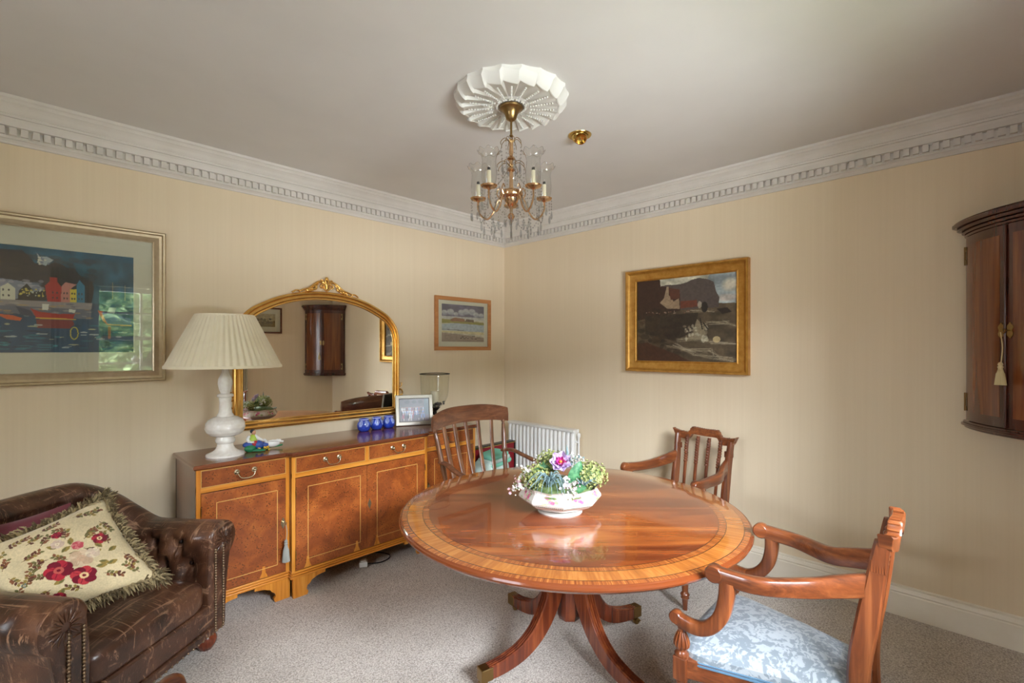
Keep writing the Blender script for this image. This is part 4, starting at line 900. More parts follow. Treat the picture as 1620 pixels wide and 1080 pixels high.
# ---------------- flowers in the bowl ----------------
def two(name, a, b, rough=.6):
    g = N(name); return g.done(g.ramp(g.noise(g.coord(), 55, 3), [(0.38, a), (0.62, b)]), rough)
M_HYD = two('lime_hydrangea', (118,128,62), (178,180,116)); M_WHT = two('white_blossom', (186,188,178), (216,212,208)); M_PNK = two('pink_bud', (206,160,176), (232,204,206))
M_GRN = two('leaf_green', (40,96,60), (86,138,92), .45); M_BLU = two('blue_green_blade', (86,112,116), (134,158,160), .5); M_LIL = two('lilac_petal', (170,144,190), (208,190,214)); M_MAG = two('magenta_heart', (170,40,130), (206,70,140)); M_ORG = two('orange_stamen',(220,110,50),(240,150,60)); M_STEM = two('stem_green', (84,104,60), (120,136,84)); M_BUD = two('cream_bud', (206,206,170), (232,226,206))
BC = Vector((1.753, 1.404, TZ)); Rm = Matrix.Rotation(RZ, 3, 'Z')
def bl(x, y, z): return BC + Rm @ Vector((x, y, z))
FG = 'artificial flowers arranged in the porcelain bowl'
def floret(m, p, n, s, mat=0, k=4):
    n = Vector(n).normalized(); a = n.orthogonal().normalized(); b = n.cross(a); t0 = random.uniform(0, PI)
    for q in range(k):
        t = t0+2*PI*q/k; d = a*cos(t)+b*sin(t); e = n.cross(d); p = Vector(p)
        m.add([p, p+d*s*.55+e*s*.42+n*s*.18, p+d*s+n*s*.30, p+d*s*.55-e*s*.42+n*s*.18, p+d*s*.5+n*s*.02], [(0,1,4),(1,2,4),(2,3,4),(3,0,4)], mat)
def hydrangea(label, c, r, n_=110, sc=(1,1,.8)):
    t = thing('hydrangea_head', label, 'flower', bl(*c), RZ, FG)
    m = MB(); m.sphere((0,0,0), r*.72, 12, 8, sc=sc); obj('stalks', m, M_STEM, t)
    m = MB()
    for i in range(n_):
        z = 1-1.75*(i+.5)/n_; a = i*2.39996; q = math.sqrt(max(0, 1-z*z)); d = Vector((q*cos(a), q*sin(a), z)); rr = r*random.uniform(.82, 1.05)
        floret(m, (d.x*rr*sc[0], d.y*rr*sc[1], d.z*rr*sc[2]), d+Vector([random.uniform(-.35,.35) for _ in range(3)]), random.uniform(.0085,.0125))
        if i % 3 == 0: m.sphere((d.x*rr*1.05*sc[0], d.y*rr*1.05*sc[1], d.z*rr*1.05*sc[2]), .0045, 6, 4)
    obj('florets', m, M_HYD, t, smooth=0)
hydrangea('lime green hydrangea head at the left side of the bowl', (-.115,-.045,.160), .066)
hydrangea('lime green hydrangea head at the right side of the bowl', (.135,-.020,.165), .078, 140)
hydrangea('lime green hydrangea head behind the lilac flower in the bowl', (-.035,.055,.205), .070)
def spray(label, c, dirs, mat_, mat2, seed, s=.0075, name='blossom_spray'):
    t = thing(name, label, 'flower', bl(*c), RZ, FG); r = random.Random(seed); ms, mf = MB(), MB()
    for d in dirs:
        tip = Vector(d); ms.tube(spline([(0,0,0), tuple(tip*.5+Vector((0,0,.02))), tuple(tip)], 4), .0013, 5)
        for q in range(15):
            f = r.uniform(.45, 1.05); p = tip*f+Vector((r.uniform(-.018,.018), r.uniform(-.018,.018), r.uniform(-.01,.020)+.02*f*(1-f)*4))
            if q % 3: floret(mf, p, (r.uniform(-1,1), r.uniform(-1,.3), r.uniform(.1,1)), s*r.uniform(.9,1.5), 0, 5)
            else: mf.sphere(tuple(p), s*.55, 7, 5, 1)
    obj('stems', ms, M_STEM, t); obj('blossoms', mf, [mat_, mat2], t, smooth=0)
spray('white blossom spray spilling over the left rim of the bowl', (-.10,-.05,.10), [(-.10,-.01,.06),(-.085,.01,.095),(-.06,-.04,.10),(-.11,-.03,.02)], M_WHT, M_BUD, 1)
spray('pale pink bud spray hanging at the far left of the bowl', (-.12,-.04,.10), [(-.10,-.02,.0),(-.085,-.04,.015),(-.095,0,.03)], M_PNK, M_WHT, 2, .006, 'bud_spray')
spray('white and pink blossom spray at the front centre of the bowl', (.02,-.06,.09), [(-.02,-.09,.03),(.03,-.085,.035),(.06,-.07,.05),(.0,-.07,.07),(.02,-.10,.0)], M_WHT, M_PNK, 3)
spray('white blossom spray standing up at the back right of the bowl', (.06,.03,.12), [(.02,.02,.12),(.05,.0,.10),(-.01,.03,.11)], M_WHT, M_BLU, 4)
spray('small white blossom spray behind the left hydrangea', (-.07,.05,.12), [(-.05,.02,.07),(-.03,.04,.09)], M_WHT, M_BUD, 6)
# lilac bloom
t = thing('lilac_bloom', 'large lilac open flower with a magenta and orange heart in the bowl', 'flower', bl(.0,-.035,.225), RZ, FG)
def petals(m, nrm, n, rad, cup, w, s0=0.0):
    nrm = Vector(nrm).normalized(); a = nrm.orthogonal().normalized(); b = nrm.cross(a)
    for q in range(n):
        t_ = s0+2*PI*q/n; d = a*cos(t_)+b*sin(t_); e = nrm.cross(d); rows = []
        for i in range(5):
            f = i/4; ww = w*math.sin(PI*min(1, f*.82+.12))
            rows.append([tuple(d*rad*f+nrm*(cup*f*f+.003*cos(k2*2))+e*ww*(k2-2)/2*1.0+nrm*(.006*abs(k2-2)*f)) for k2 in range(5)])
        m.grid(rows)
m = MB(); petals(m, (-.1,-.8,.6), 7, .050, .010, .022); petals(m, (-.1,-.8,.6), 6, .038, .016, .018, .4); obj('petals', m, M_LIL, t, smooth=60)
m = MB(); petals(m, (-.1,-.8,.6), 6, .020, .016, .010, .2); petals(m, (-.1,-.8,.6), 5, .026, .010, .006, .9); obj('heart', m, M_MAG, t, smooth=60)
m = MB(); m.sphere(tuple(Vector((-.1,-.8,.6)).normalized()*.014), .007, 8, 6); obj('stamen', m, M_ORG, t)
def leaf(label, c, d, side, L, w, bend=.3):
    d = Vector(d).normalized(); side = Vector(side).normalized(); nn = d.cross(side); rows = []
    for i in range(11):
        f = i/10; ww = w*math.sin(PI*f**.8)**.8 if 0 < f < 1 else .0005
        rows.append([tuple(d*L*f+nn*bend*L*f*f+side*ww*k2+nn*abs(k2)*ww*.35) for k2 in (-1,-.5,0,.5,1)])
    m = MB(); m.grid(rows); m.grid([[(p[0]+nn.x*.0012, p[1]+nn.y*.0012, p[2]+nn.z*.0012) for p in r_] for r_ in rows])
    o = obj('green_leaf', m, M_GRN, loc=bl(*c), rot=(0,0,RZ)); tag(o, label, 'leaf', FG)
leaf('large curled green leaf at the front right of the lilac flower', (.045,-.07,.13), (.45,-.15,1), (1,.2,-.2), .115, .032, .25)
leaf('green leaf pointing left behind the left hydrangea', (-.02,-.0,.21), (-1,-.1,-.15), (.1,.3,1), .11, .022, .1)
leaf('small green leaf over the right rim of the bowl', (.05,-.10,.12), (1,-.2,.25), (0,.4,1), .06, .018, .1)
t = thing('spiky_plant', 'blue green spiky plant with thin arching blades at the front of the bowl', 'plant', bl(-.055,-.10,.135), RZ, FG)
m = MB(); r = random.Random(3)
for i in range(30):
    a = 2*PI*i/30+r.uniform(-.1,.1); L = r.uniform(.06,.115); up_ = r.uniform(.02,.07)
    p = spline([(0,0,.0),(.35*L*cos(a),.35*L*sin(a)*.8-.012,up_),(.75*L*cos(a),.75*L*sin(a)*.8-.02,up_*.6),(L*cos(a),L*sin(a)*.8-.026,up_*.6-.05*r.random()-.02)], 5); n_ = len(p)
    m.tube(p, [.0030*(1-.85*k2/(n_-1)) for k2 in range(n_)], 5)
obj('blades', m, M_BLU, t)
t = thing('spiky_plant', 'small silvery spiky tuft near the right rim of the bowl', 'plant', bl(.095,-.085,.13), RZ, FG); m = MB()
for i in range(16):
    a = 2*PI*i/16; L = r.uniform(.03,.06); m.tube([(0,0,0),(.6*L*cos(a),.6*L*sin(a)-.005,.03),(L*cos(a)+.01,L*sin(a)-.01,.02+.04*r.random())], [.0025,.002,.0006], 5)
obj('blades', m, M_BLU, t)
m = MB(); m.tube([(0,0,0),(.002,0,.05),(-.001,0,.085)], [.005,.006,.001], 6); tag(obj('blue_bud', m, M_BLU, loc=bl(.035,.02,.21), rot=(0,0,RZ)), 'thin blue grey bud standing up at the back of the bowl', 'flower', FG)
m = MB(); m.lathe([(0,.0),(.150,0),(.155,.02),(.11,.055),(0,.07)], 24, cap=False); tag(obj('moss_bed', m, M_STEM, loc=bl(0,0,.075), rot=(0,0,RZ)), 'dark green moss filling the bowl under the flowers', 'moss')
# ---------------- carver dining chairs ----------------
g = N('blue_damask'); v = g.coord(); a1 = g.noise(v, 16, 4, .55, 2.5); a2 = g.noise(v, 46, 3, .5, 1.2)
pat = g.ramp(g.math('ADD', g.math('MULTIPLY', a1, .6), g.math('MULTIPLY', a2, .4)), [(0.47,(0,0,0)),(0.53,(255,255,255))])
g.bump(g.noise(v, 500, 2), .1, .0006)
M_DAM = g.done(g.mix(pat, (120,130,137), (160,167,172)), .62, sheen=.2)
M_GIMP = plain('blue_braid', (84,118,142), .7)
def cushion_rows(x0f, y0, y1, z0, h, crown, bulge=.008, nu=24, nv=22):
    """trapezoid seat cushion: x0f(y) half width"""
    rows = []
    def P(u, v):
        y = y0+(y1-y0)*v; hw = x0f(y)
        return hw*(2*u-1), y
    top = []
    for j in range(nv+1):
        r_ = []
        for i in range(nu+1):
            u, v = i/nu, j/nv; x, y = P(u, v); e = min(1, min(u, 1-u)*5, min(v, 1-v)*5); d = max(0, 1-(1-e)**3)
            r_.append((x, y, z0+h*.62+h*.38*d**.6+crown*math.sin(PI*u)**.7*math.sin(PI*v)**.7))
        top.append(r_)
    return top
def carver(name_label, loc, rotz, bw_=.19, fw_=.27, depth=.47, armz=.665, crest_h=.89, zf=0.0):
    t = thing('carver_chair', name_label, 'chair', loc, rotz, 'carver chairs around the round table')
    lean = lambda z: -.15*max(0, (z-.42))**1.15*1.1     # back rake
    for s in (-1, 1):
        # back stile running down into the back leg
        pth = spline([(s*(bw_-.01),-.05,zf),(s*(bw_-.004),-.012,.2),(s*bw_,0,.42),(s*bw_,lean(.6),.6),(s*(bw_+.002),lean(.72),.72),(s*(bw_+.010),lean(.84),crest_h-.03)], 5)
        m = MB(); n_ = len(pth); m.sweep(pth, lambda i, f: rsec(.030, .040+.024*math.sin(PI*f)), up=(0,1,0)); m.box(s*bw_-.018, s*bw_+.018, lean(.79)-.018, lean(.79)+.020, .762, .800)
        st_ = obj('stile', m, M_CHAIR, t, smooth=35)
        m = MB()
        for q in range(6): m.tube([(s*bw_-.017+.0068*q, lean(.79)+.020, .764),(s*bw_-.017+.0068*q, lean(.79)+.018, .800)], .003, 6)
        for q in range(6): m.tube([(s*bw_+s*.018, lean(.79)-.016+.0068*q, .764),(s*bw_+s*.018, lean(.79)-.016+.0068*q, .800)], .0028, 6)
        obj('reeded_block', m, M_CHAIR, st_)
    # crest rail with flared ears and raised centre
    cr = crest_h; yb = lean(cr-.02)
    K = [(-bw_-.045,cr-.008),(-bw_-.02,cr-.030),(-bw_*.66,cr-.022),(-bw_*.52,cr+.004),(-bw_*.46,cr+.012),(0,cr+.010),(bw_*.46,cr+.012),(bw_*.52,cr+.004),(bw_*.66,cr-.022),(bw_+.02,cr-.030),(bw_+.045,cr-.008)]
    K = [(-bw_-.046,cr+.004),(-bw_-.030,cr-.004),(-bw_*.74,cr-.018),(-bw_*.60,cr-.004),(-bw_*.52,cr+.020),(-bw_*.40,cr+.024),(0,cr+.020),(bw_*.40,cr+.024),(bw_*.52,cr+.020),(bw_*.60,cr-.004),(bw_*.74,cr-.018),(bw_+.030,cr-.004),(bw_+.046,cr+.004)]
    L_ = [(-bw_-.030,cr-.028),(-bw_-.018,cr-.050),(-bw_*.74,cr-.062),(-bw_*.60,cr-.050),(-bw_*.52,cr-.026),(-bw_*.40,cr-.022),(0,cr-.024),(bw_*.40,cr-.022),(bw_*.52,cr-.026),(bw_*.60,cr-.050),(bw_*.74,cr-.062),(bw_+.018,cr-.050),(bw_+.030,cr-.028)]
    bowf = lambda x: yb-.020*(1-(x/(bw_+.05))**2)
    ks = spline([(x, 0, z) for x, z in K], 5); ls = spline([(x, 0, z) for x, z in L_], 5); m = MB()
    rows = []
    for p, q in zip(ks, ls):
        yy = bowf(p.x); rows.append([(p.x, yy+.016, p.z-.004),(p.x, yy+.012, p.z),(p.x, yy-.016, p.z),(p.x, yy-.021, p.z-.005),(q.x, yy-.016, q.z),(q.x, yy+.014, q.z)])
    m.grid(rows, cv=True); m.add(rows[0], [tuple(range(6))]); m.add(rows[-1], [tuple(range(6))]); crest = obj('crest_rail', m, M_CHAIRX, t, smooth=55)
    m = MB()
    for q in range(30):
        x = -bw_*.95+1.9*bw_*q/29
        i = min(range(len(ks)), key=lambda k2: abs(ks[k2].x-x)); m.tube([(ks[i].x, bowf(x)+.012, ks[i].z+.0006),(ks[i].x, bowf(x)-.016, ks[i].z+.0006)], .0030, 5)
    obj('gadrooning', m, M_CHAIRX, crest)
    # carved bars of the back
    for q in range(4):
        x = (q-1.5)*bw_*.44; za, zb = .435, cr-.03
        m = MB(); pth = [(x*.94+(x-x*.94)*f, lean(za+(zb-za)*f)-.004, za+(zb-za)*f) for f in [k2/10 for k2 in range(11)]]
        m.sweep(pth, lambda i, f: rsec(.018+.004*f, .014), up=(0,1,0))
        for k2 in range(10): 
            zz_ = zb-.02-.017*k2; m.sphere((x*(.97 if k2 > 5 else 1), lean(zz_)+.006, zz_), .0105, 8, 5, sc=(1,.7,.9)); m.sphere((x*(.97 if k2 > 5 else 1), lean(zz_)-.012, zz_), .0095, 8, 5, sc=(1,.7,.9))
        obj('back_bar', m, M_CHAIR, t, smooth=50)
    m = MB(); m.box(-bw_, bw_, -.016, .010, .415, .442); obj('back_rail', m, M_CHAIRX, t, smooth=0, bevel=.003)
    # arms
    for s in (-1, 1):
        az = armz
        pth = spline([(s*(bw_-.001), lean(.71)+.012, .712),(s*(bw_+.02), .05, .690),(s*(bw_+.050), .13, az+.004),(s*(fw_-.02), .25, az-.002),(s*(fw_-.004), .345, az+.000),(s*(fw_-.002), .395, az+.002)], 6)
        m = MB(); n_ = len(pth)
        m.sweep(pth, lambda i, f: rsec(.026+.008*min(1, f*2.5), .074-.020*min(1, f*1.6), .16), up=(0,0,1))
        m.tube([(s*(fw_-.002)-.018, .392, az+.003), (s*(fw_-.002)-.014, .392, az+.003), (s*(fw_-.002)+.014, .392, az+.003), (s*(fw_-.002)+.018, .392, az+.003)], [.026,.031,.031,.026], 22); arm = obj('arm', m, M_CHAIRX, t, smooth=55)
        m = MB(); pth = spline([(s*(fw_-.002), .350, az-.016),(s*(fw_+.002), .352, az-.070),(s*(fw_+.006), .368, az-.135),(s*(fw_+.006), .405, az-.185),(s*(fw_+.004), .450, az-.208),(s*(fw_+.004), .500, az-.205),(s*(fw_+.004), .528, az-.196)], 6)
        m.sweep(pth, lambda i, f: rsec(.050-.004*f, .033, .16), up=(1,0,0)); m.tube([(s*(fw_+.004)-.017, .528, az-.195), (s*(fw_+.004)-.013, .528, az-.195), (s*(fw_+.004)+.013, .528, az-.195), (s*(fw_+.004)+.017, .528, az-.195)], [.020,.0235,.0235,.020], 20); obj('arm_support', m, M_CHAIR, t, smooth=55)
        # turned finial on the front post
        zb_ = .335
        m = MB(); m.turned((s*fw_, depth+.02, zb_), (s*fw_, depth+.02, az-.225), [(0,.024),(.08,.026),(.16,.018),(.24,.016),(.30,.022),(.4,.026),(.62,.021),(.82,.012),(.9,.012),(.96,.015),(1,.012)], 20)
        for q in range(12):
            a = 2*PI*q/12; L_f = az-.225-zb_
            m.tube([(s*fw_+r_*cos(a), depth+.02+r_*sin(a), zb_+L_f*f) for f, r_ in ((.28,.020),(.38,.0265),(.5,.0255),(.65,.020),(.82,.012))], .0032, 5)
        obj('finial', m, M_CHAIR, t, smooth=60)
        m = MB(); m.box(s*fw_-.024, s*fw_+.024, depth-.004, depth+.044, .250, .335); leg = obj('front_post', m, M_CHAIR, t, smooth=0, bevel=.003)
        m = MB(); m.turned((s*fw_, depth+.02, .250), (s*fw_, depth+.02, zf), [(0,.014),(.03,.021),(.07,.015),(.10,.018),(.14,.022),(.30,.021),(.50,.018),(.60,.016),(.635,.024),(.66,.026),(.69,.020),(.73,.024),(.76,.017),(.9,.014),(1,.013)], 16); obj('front_leg', m, M_CHAIR, t, smooth=60)
    hw = lambda y: bw_+(fw_-bw_)*max(0, y)/(depth+.02)
    m = MB(); y1 = depth+.03
    for s in (-1, 1): m.sweep([(s*(bw_-.004), 0, .295),(s*(fw_-.004), depth, .295)], rsec(.024, .075), up=(0,0,1))
    m.box(-fw_+.02, fw_-.02, depth+.006, depth+.034, .258, .332); m.box(-bw_, bw_, -.012, .012, .258, .332); obj('seat_rail', m, M_CHAIRX, t, smooth=0, bevel=.003)
    top = cushion_rows(lambda y: hw(y)+.012-.030*max(0, (y-depth+.03)/.05), .014, depth+.052, .318, .055, .034)
    m = MB(); m.grid(top)
    edge = top[0]+[r_[-1] for r_ in top[1:]]+top[-1][::-1][1:]+[r_[0] for r_ in top[::-1][1:-1]]
    m.grid([[p for p in edge],[(x, y, .312) for x, y, z in edge]], cv=True); seat = obj('seat_cushion', m, M_DAM, t, smooth=60)
    m = MB(); m.tube([(x*1.004, y+.001 if y > .1 else y-.001, .318) for x, y, z in edge[::2]], .0048, 6, closed=True); m.tube([(x*1.004, y+.001 if y > .1 else y-.001, .327) for x, y, z in edge[::2]], .003, 6, closed=True); obj('gimp_braid', m, M_GIMP, seat)
    return t
# local +y is the way the chair faces
def face(dx, dy): return math.atan2(-dx, dy)
near_chair = carver('wooden carver chair with a pale blue damask seat at the right front of the table', (1.841, .268, .1015), face(-.03,1), .125, .272, .49, zf=-.1091)
near_chair.scale = (.93, .93, .93)
carver('wooden carver chair behind the table near the right wall, below the stormy painting', (3.130, 1.352, 0), face(-.977,.21), .19, .27, .47)
carver('wooden carver chair showing only its rounded arm tip in front of the leather armchair', (-.150, 1.155, 0), face(1.0,-.06), .165, .26, .475, armz=.632)

# ---------------- windsor armchair ----------------
wc = thing('windsor_chair', 'old brown windsor armchair with upright slats and a wide curved top rail before the sideboard', 'chair', (2.36, 2.70, 0), PI+.0)
# local +y faces the table (world -y); local +x is world -x
m = MB(); rows = []
for i in range(25):
    f = i/24*2-1; x = .365*f; y = -.10+.085*f*f; za = .898-.022*abs(f)**3; zb_ = 1.022-.040*abs(f)**3.2; h_ = zb_-za
    e = .012 if abs(f) < .97 else .009
    rows.append([(x, y-e-.006*(1-abs(f)), za+.01),(x, y+e, za),(x, y+e+.002, za+h_*.5),(x, y+e-.004, zb_-.008),(x, y, zb_),(x, y-e-.002, zb_-.01),(x, y-e-.008, za+h_*.5)])
m.grid(rows, cv=True); m.add(rows[0], [tuple(range(7))]); m.add(rows[-1], [tuple(range(7))]); obj('top_rail', m, M_WINDSORX, wc, smooth=50)
seatz = .43
for s in (-1, 1):
    m = MB(); m.turned((s*.275, .06, seatz-.02), (s*.335, -.075+.04, .905), [(0,.013),(.06,.018),(.12,.014),(.30,.016),(.42,.021),(.47,.017),(.50,.022),(.55,.019),(.75,.018),(.90,.014),(.925,.010),(.94,.016),(.955,.017),(.97,.010),(1,.010)], 16)
    obj('back_post', m, M_WINDSOR, wc, smooth=60)
for q in range(5):
    f = (q-2)/2.0; xb, xt = .185*f, .235*f
    a = Vector((xb, .045-.012*(1-f*f), seatz-.01)); b = Vector((xt, -.10+.085*(f*.64)**2, .91)); m = MB()
    mid_ = a.lerp(b, .5)+Vector((0,-.012,0)); pth = spline([a, mid_, b], 6)
    m.sweep(pth, lambda i, f_: rsec(.037-.008*abs(f_-.5), .012, .35), up=(0,1,0)); obj('back_slat', m, M_WINDSOR, wc, smooth=50)
for s in (-1, 1):
    m = MB(); pth = spline([(s*.300,-.010,.655),(s*.322,.08,.664),(s*.335,.18,.640),(s*.335,.27,.622),(s*.328,.335,.615)], 6)
    m.sweep(pth, lambda i, f: [(x_*(1+.9*max(0, f-.55)), y_) for x_, y_ in csec(.044, .026, 12)], up=(0,0,1)); obj('arm', m, M_WINDSORX, wc, smooth=60)
    m = MB(); m.turned((s*.325,.31,.615), (s*.27,.29,seatz-.01), [(0,.012),(.15,.018),(.25,.012),(.4,.020),(.6,.024),(.75,.016),(.85,.020),(1,.013)], 14); obj('arm_post', m, M_WINDSOR, wc, smooth=60)
m = MB(); n_ = 40; out_ = []
for i in range(n_):
    a = 2*PI*i/n_; c_, s_ = cos(a), sin(a); out_.append((.30*(abs(c_)**.55)*(1 if c_ > 0 else -1)*(1+.08*s_), .20+.215*(abs(s_)**.6)*(1 if s_ > 0 else -1)))
m.grid([[(x*k2, .2+(y-.2)*k2, z) for x, y in out_] for k2, z in ((.001,seatz-.045),(.94,seatz-.045),(.985,seatz-.035),(1,seatz-.012),(.985,seatz),(.94,seatz-.002),(.6,seatz-.012),(.001,seatz-.010))], cv=True); obj('seat', m, M_WINDSORX, wc, smooth=50)
for s in (-1, 1):
    for y0, y1, x1 in ((.33,.375,.30),(.07,-.00,.275)):
        m = MB(); m.turned((s*.21,y0,seatz-.035), (s*x1,y1,0), [(0,.013),(.08,.018),(.16,.020),(.2,.014),(.24,.021),(.45,.024),(.62,.019),(.66,.024),(.70,.017),(.78,.021),(.92,.017),(1,.014)], 14); obj('leg', m, M_WINDSOR, wc, smooth=60)
    m = MB(); m.turned((s*.262,.352,.16), (s*.25,.03,.16), [(0,.008),(.3,.012),(.5,.018),(.7,.012),(1,.008)], 10); obj('stretcher', m, M_WINDSOR, wc, smooth=60)
m = MB(); m.turned((-.255,.19,.16), (.255,.19,.16), [(0,.008),(.3,.013),(.5,.018),(.7,.013),(1,.008)], 10); obj('stretcher', m, M_WINDSOR, wc, smooth=60)
# ---------------- leather club armchair ----------------
g = N('worn_brown_leather'); v = g.coord(); n1 = g.noise(v, 5, 5, .6, .6); n2 = g.noise(v, 60, 4, .6)
w1 = g.noise(g.coord((3, 40, 9), (0.4, .3, .7)), 1.0, 5, .7, 1.6); w2 = g.noise(g.coord((38, 4, 12), (1.1, .2, -.5)), 1.0, 5, .7, 1.6)
scr = g.math('MAXIMUM', g.ramp(w1, [(.56,(0,0,0)),(.66,(255,255,255))]), g.ramp(w2, [(.57,(0,0,0)),(.67,(255,255,255))]))
base = g.ramp(n1, [(.34,(44,27,19)),(.52,(78,48,33)),(.70,(110,73,50))])
g.bump(g.math('ADD', g.vor(v, 130), g.math('MULTIPLY', n2, .6)), .22, .0015)
M_LEA = g.done(g.mix(g.math('MULTIPLY', scr, .7), base, (172,132,102)), .33, coat=.25, coat_r=.25)
M_LEAD = plain('dark_leather_seam', (40,24,18), .45); M_NAIL = plain('antique_nail_heads', (150,128,104), .35, .9); M_BUN = wood('red_stained_bun_foot', (74,28,14), (106,46,24), (134,66,38), 2, .2, .5)
ac = thing('leather_armchair', 'brown distressed leather button back armchair in the left corner of the picture', 'armchair', (.400, 2.450, 0), face(.62,-.785))
AW = .36                                 # centre line of each arm from the middle
def upath():
    P = [(AW,.0),(AW,-.10),(AW,-.20),(AW,-.30),(AW,-.40),(AW-.012,-.48),(AW-.05,-.555),(AW-.12,-.60),(AW-.22,-.62),(0,-.625)]
    P = [(x, y, 0) for x, y in P]; P = P+[(-x, y, 0) for x, y, z in P[:-1][::-1]]
    return spline(P, 8)
up_ = upath(); nU = len(up_)
arc = [0.0]
for i in range(1, nU): arc.append(arc[-1]+(up_[i]-up_[i-1]).length)
Lt = arc[-1]
def hgt(y_s):      # height of the roll along the path: low over the arms, swelling over the back
    d = min(y_s, Lt-y_s); t = min(1, max(0, (d-.34)/.34)); return .605+.205*(t*t*(3-2*t))
btn = []
for s_ in [.10,.22,.34]: btn.append((s_, .41, .0)); btn.append((Lt-s_, .41, 0))
for s_ in [.16,.28]: btn.append((s_, .50, .0)); btn.append((Lt-s_, .50, 0))
k_ = 0; s_ = .66
while s_ < Lt-.64: btn.append((s_, .685, 0)); s_ += (Lt-1.32)/4-.0001
for q in range(6): btn.append((.56+(Lt-1.12)*q/5, .55, 0))
def sect(i):
    """closed section round the upholstery at path index i -> (outward, z, facing) list"""
    h = hgt(arc[i]); d = min(arc[i], Lt-arc[i]); bk = min(1, max(0, (d-.45)/.3))
    r_ = .088-.010*bk; pts = []
    lean_ = .05*bk
    for q in range(9):
        f = q/8; z = .14+(h-r_-.14)*f; pts.append((-.062+lean_*f-.012*sin(PI*f)*1.0, z))
    c0 = (-.062+lean_+r_*.92, h-r_)
    for q in range(1, 15):
        a = PI-PI*1.32*q/14; pts.append((c0[0]+r_*cos(a), c0[1]+r_*sin(a)))
    e = pts[-1]
    for q in range(1, 5): pts.append((.030+(e[0]-.030)*(1-q/4)**2, e[1]+(.095-e[1])*q/4))
    pts.append((-.055, .095))
    return pts
rows = []
for i in range(nU):
    a, b = up_[max(0, i-1)], up_[min(nU-1, i+1)]; t = (b-a).normalized(); nrm = Vector((t.y, -t.x, 0)) if False else Vector((-t.y, t.x, 0))
    if nrm.dot(Vector((up_[i].x, up_[i].y+.25, 0))) < 0: nrm = -nrm
    row = []; S = sect(i)
    for q, (o_, z) in enumerate(S):
        if q < 18:
            for (bs, bz, _) in btn:
                dd = math.hypot(arc[i]-bs, (z-bz))
                if dd < .16: o_ += .046*math.exp(-(dd/.026)**2)+.014*math.exp(-(dd/.065)**2)*(1+.9*cos(6*math.atan2(z-bz, arc[i]-bs)))-.010*math.exp(-((dd-.085)/.035)**2)
        row.append((up_[i].x+nrm.x*o_, up_[i].y+nrm.y*o_, z))
    rows.append(row)
# refine the section lengthwise by cubic splines so that tufting stays smooth
m = MB(); rows2 = [[tuple(p) for p in spline(r_, 2)] for r_ in rows]; m.grid(rows2, cv=True)
m.add(rows2[0], [tuple(range(len(rows2[0])))]); m.add(rows2[-1], [tuple(range(len(rows2[0])))])
body = obj('back_and_arms', m, M_LEA, ac, smooth=75)
for (bs, bz, _) in btn:
    i = min(range(nU), key=lambda k2: abs(arc[k2]-bs)); row = rows[i]; q = min(range(12), key=lambda k2: abs(row[k2][2]-bz))
    m = MB(); m.sphere(row[q], .011, 10, 6); obj('button', m, M_LEAD, ac)
# scroll fronts with nail trim
for s in (-1, 1):
    S = sect(0) ; S = [(o_, z) for o_, z in S]
    m = MB(); prof = [(s*(AW+o_*1.0), z) for o_, z in S]; n_ = len(prof); cxm = sum(p[0] for p in prof)/n_
    def shr(k2, y): return [(s*AW+(x-s*AW)*k2+ (0 if k2 == 1 else s*.004), y, z+(.45-z)*(1-k2)*.35) for x, z in prof]
    m.grid([shr(1.0, 0), shr(1.0, .006), shr(.96, .014), shr(.80, .018), shr(.55, .016)], cv=True); m.add(shr(.55, .016), [tuple(range(n_))]); pan = obj('scroll_front', m, M_LEA, ac, smooth=50)
    c0 = (s*(AW-.062+.088*.92), .605-.088)
    m = MB()                                   # pleats gathered round the scroll
    for q in range(16):
        a = 2*PI*q/16; m.tube([(c0[0]+r_*cos(a), .014+.004*(1 if r_ < .05 else 0)-.006*(r_ > .07), c0[1]+r_*sin(a)) for r_ in (.016,.035,.055,.074)], [.003,.006,.006,.002], 6)
    obj('gathered_pleat', m, M_LEA, pan, smooth=60)
    m = MB(); 
    for x_ in (s*(AW-.040), s*(AW+.012)):
        z = .10
        while z < .50: m.sphere((x_, .020, z), .0066, 8, 5); z += .0125
    nt = obj('nail_trim', m, M_NAIL, pan, smooth=60); nt['kind'] = 'stuff'
    m = MB(); m.box(s*(AW-.034), s*(AW+.006), .010, .021, .10, .47); obj('front_panel', m, M_LEA, pan, smooth=0, bevel=.004)
# front rail and base
m = MB(); m.box(-AW+.05, AW-.05, -.03, .012, .125, .235); m.box(-AW+.05, AW-.05, -.60, -.02, .125, .19); obj('front_rail', m, M_LEA, ac, smooth=0, bevel=.012, bseg=3)
m = MB(); m.box(-AW-.01, AW+.01, -.02, .020, .090, .127); obj('bottom_band', m, M_LEA, ac, smooth=0, bevel=.008)
m = MB(); x = -AW
while x < AW: m.sphere((x, .020, .096), .0052, 8, 5); x += .030
nt = obj('bottom_nail', m, M_NAIL, ac); nt['kind'] = 'stuff'
for s in (-1, 1):
    for y in (-.045, -.60):
        m = MB(); m.lathe([(.018,.10),(.022,.088),(.034,.075),(.047,.052),(.046,.030),(.036,.012),(.028,0)], 24, c=(s*(AW-.02 if y > -.1 else AW-.10), y, 0)); obj('bun_foot', m, M_BUN, ac)
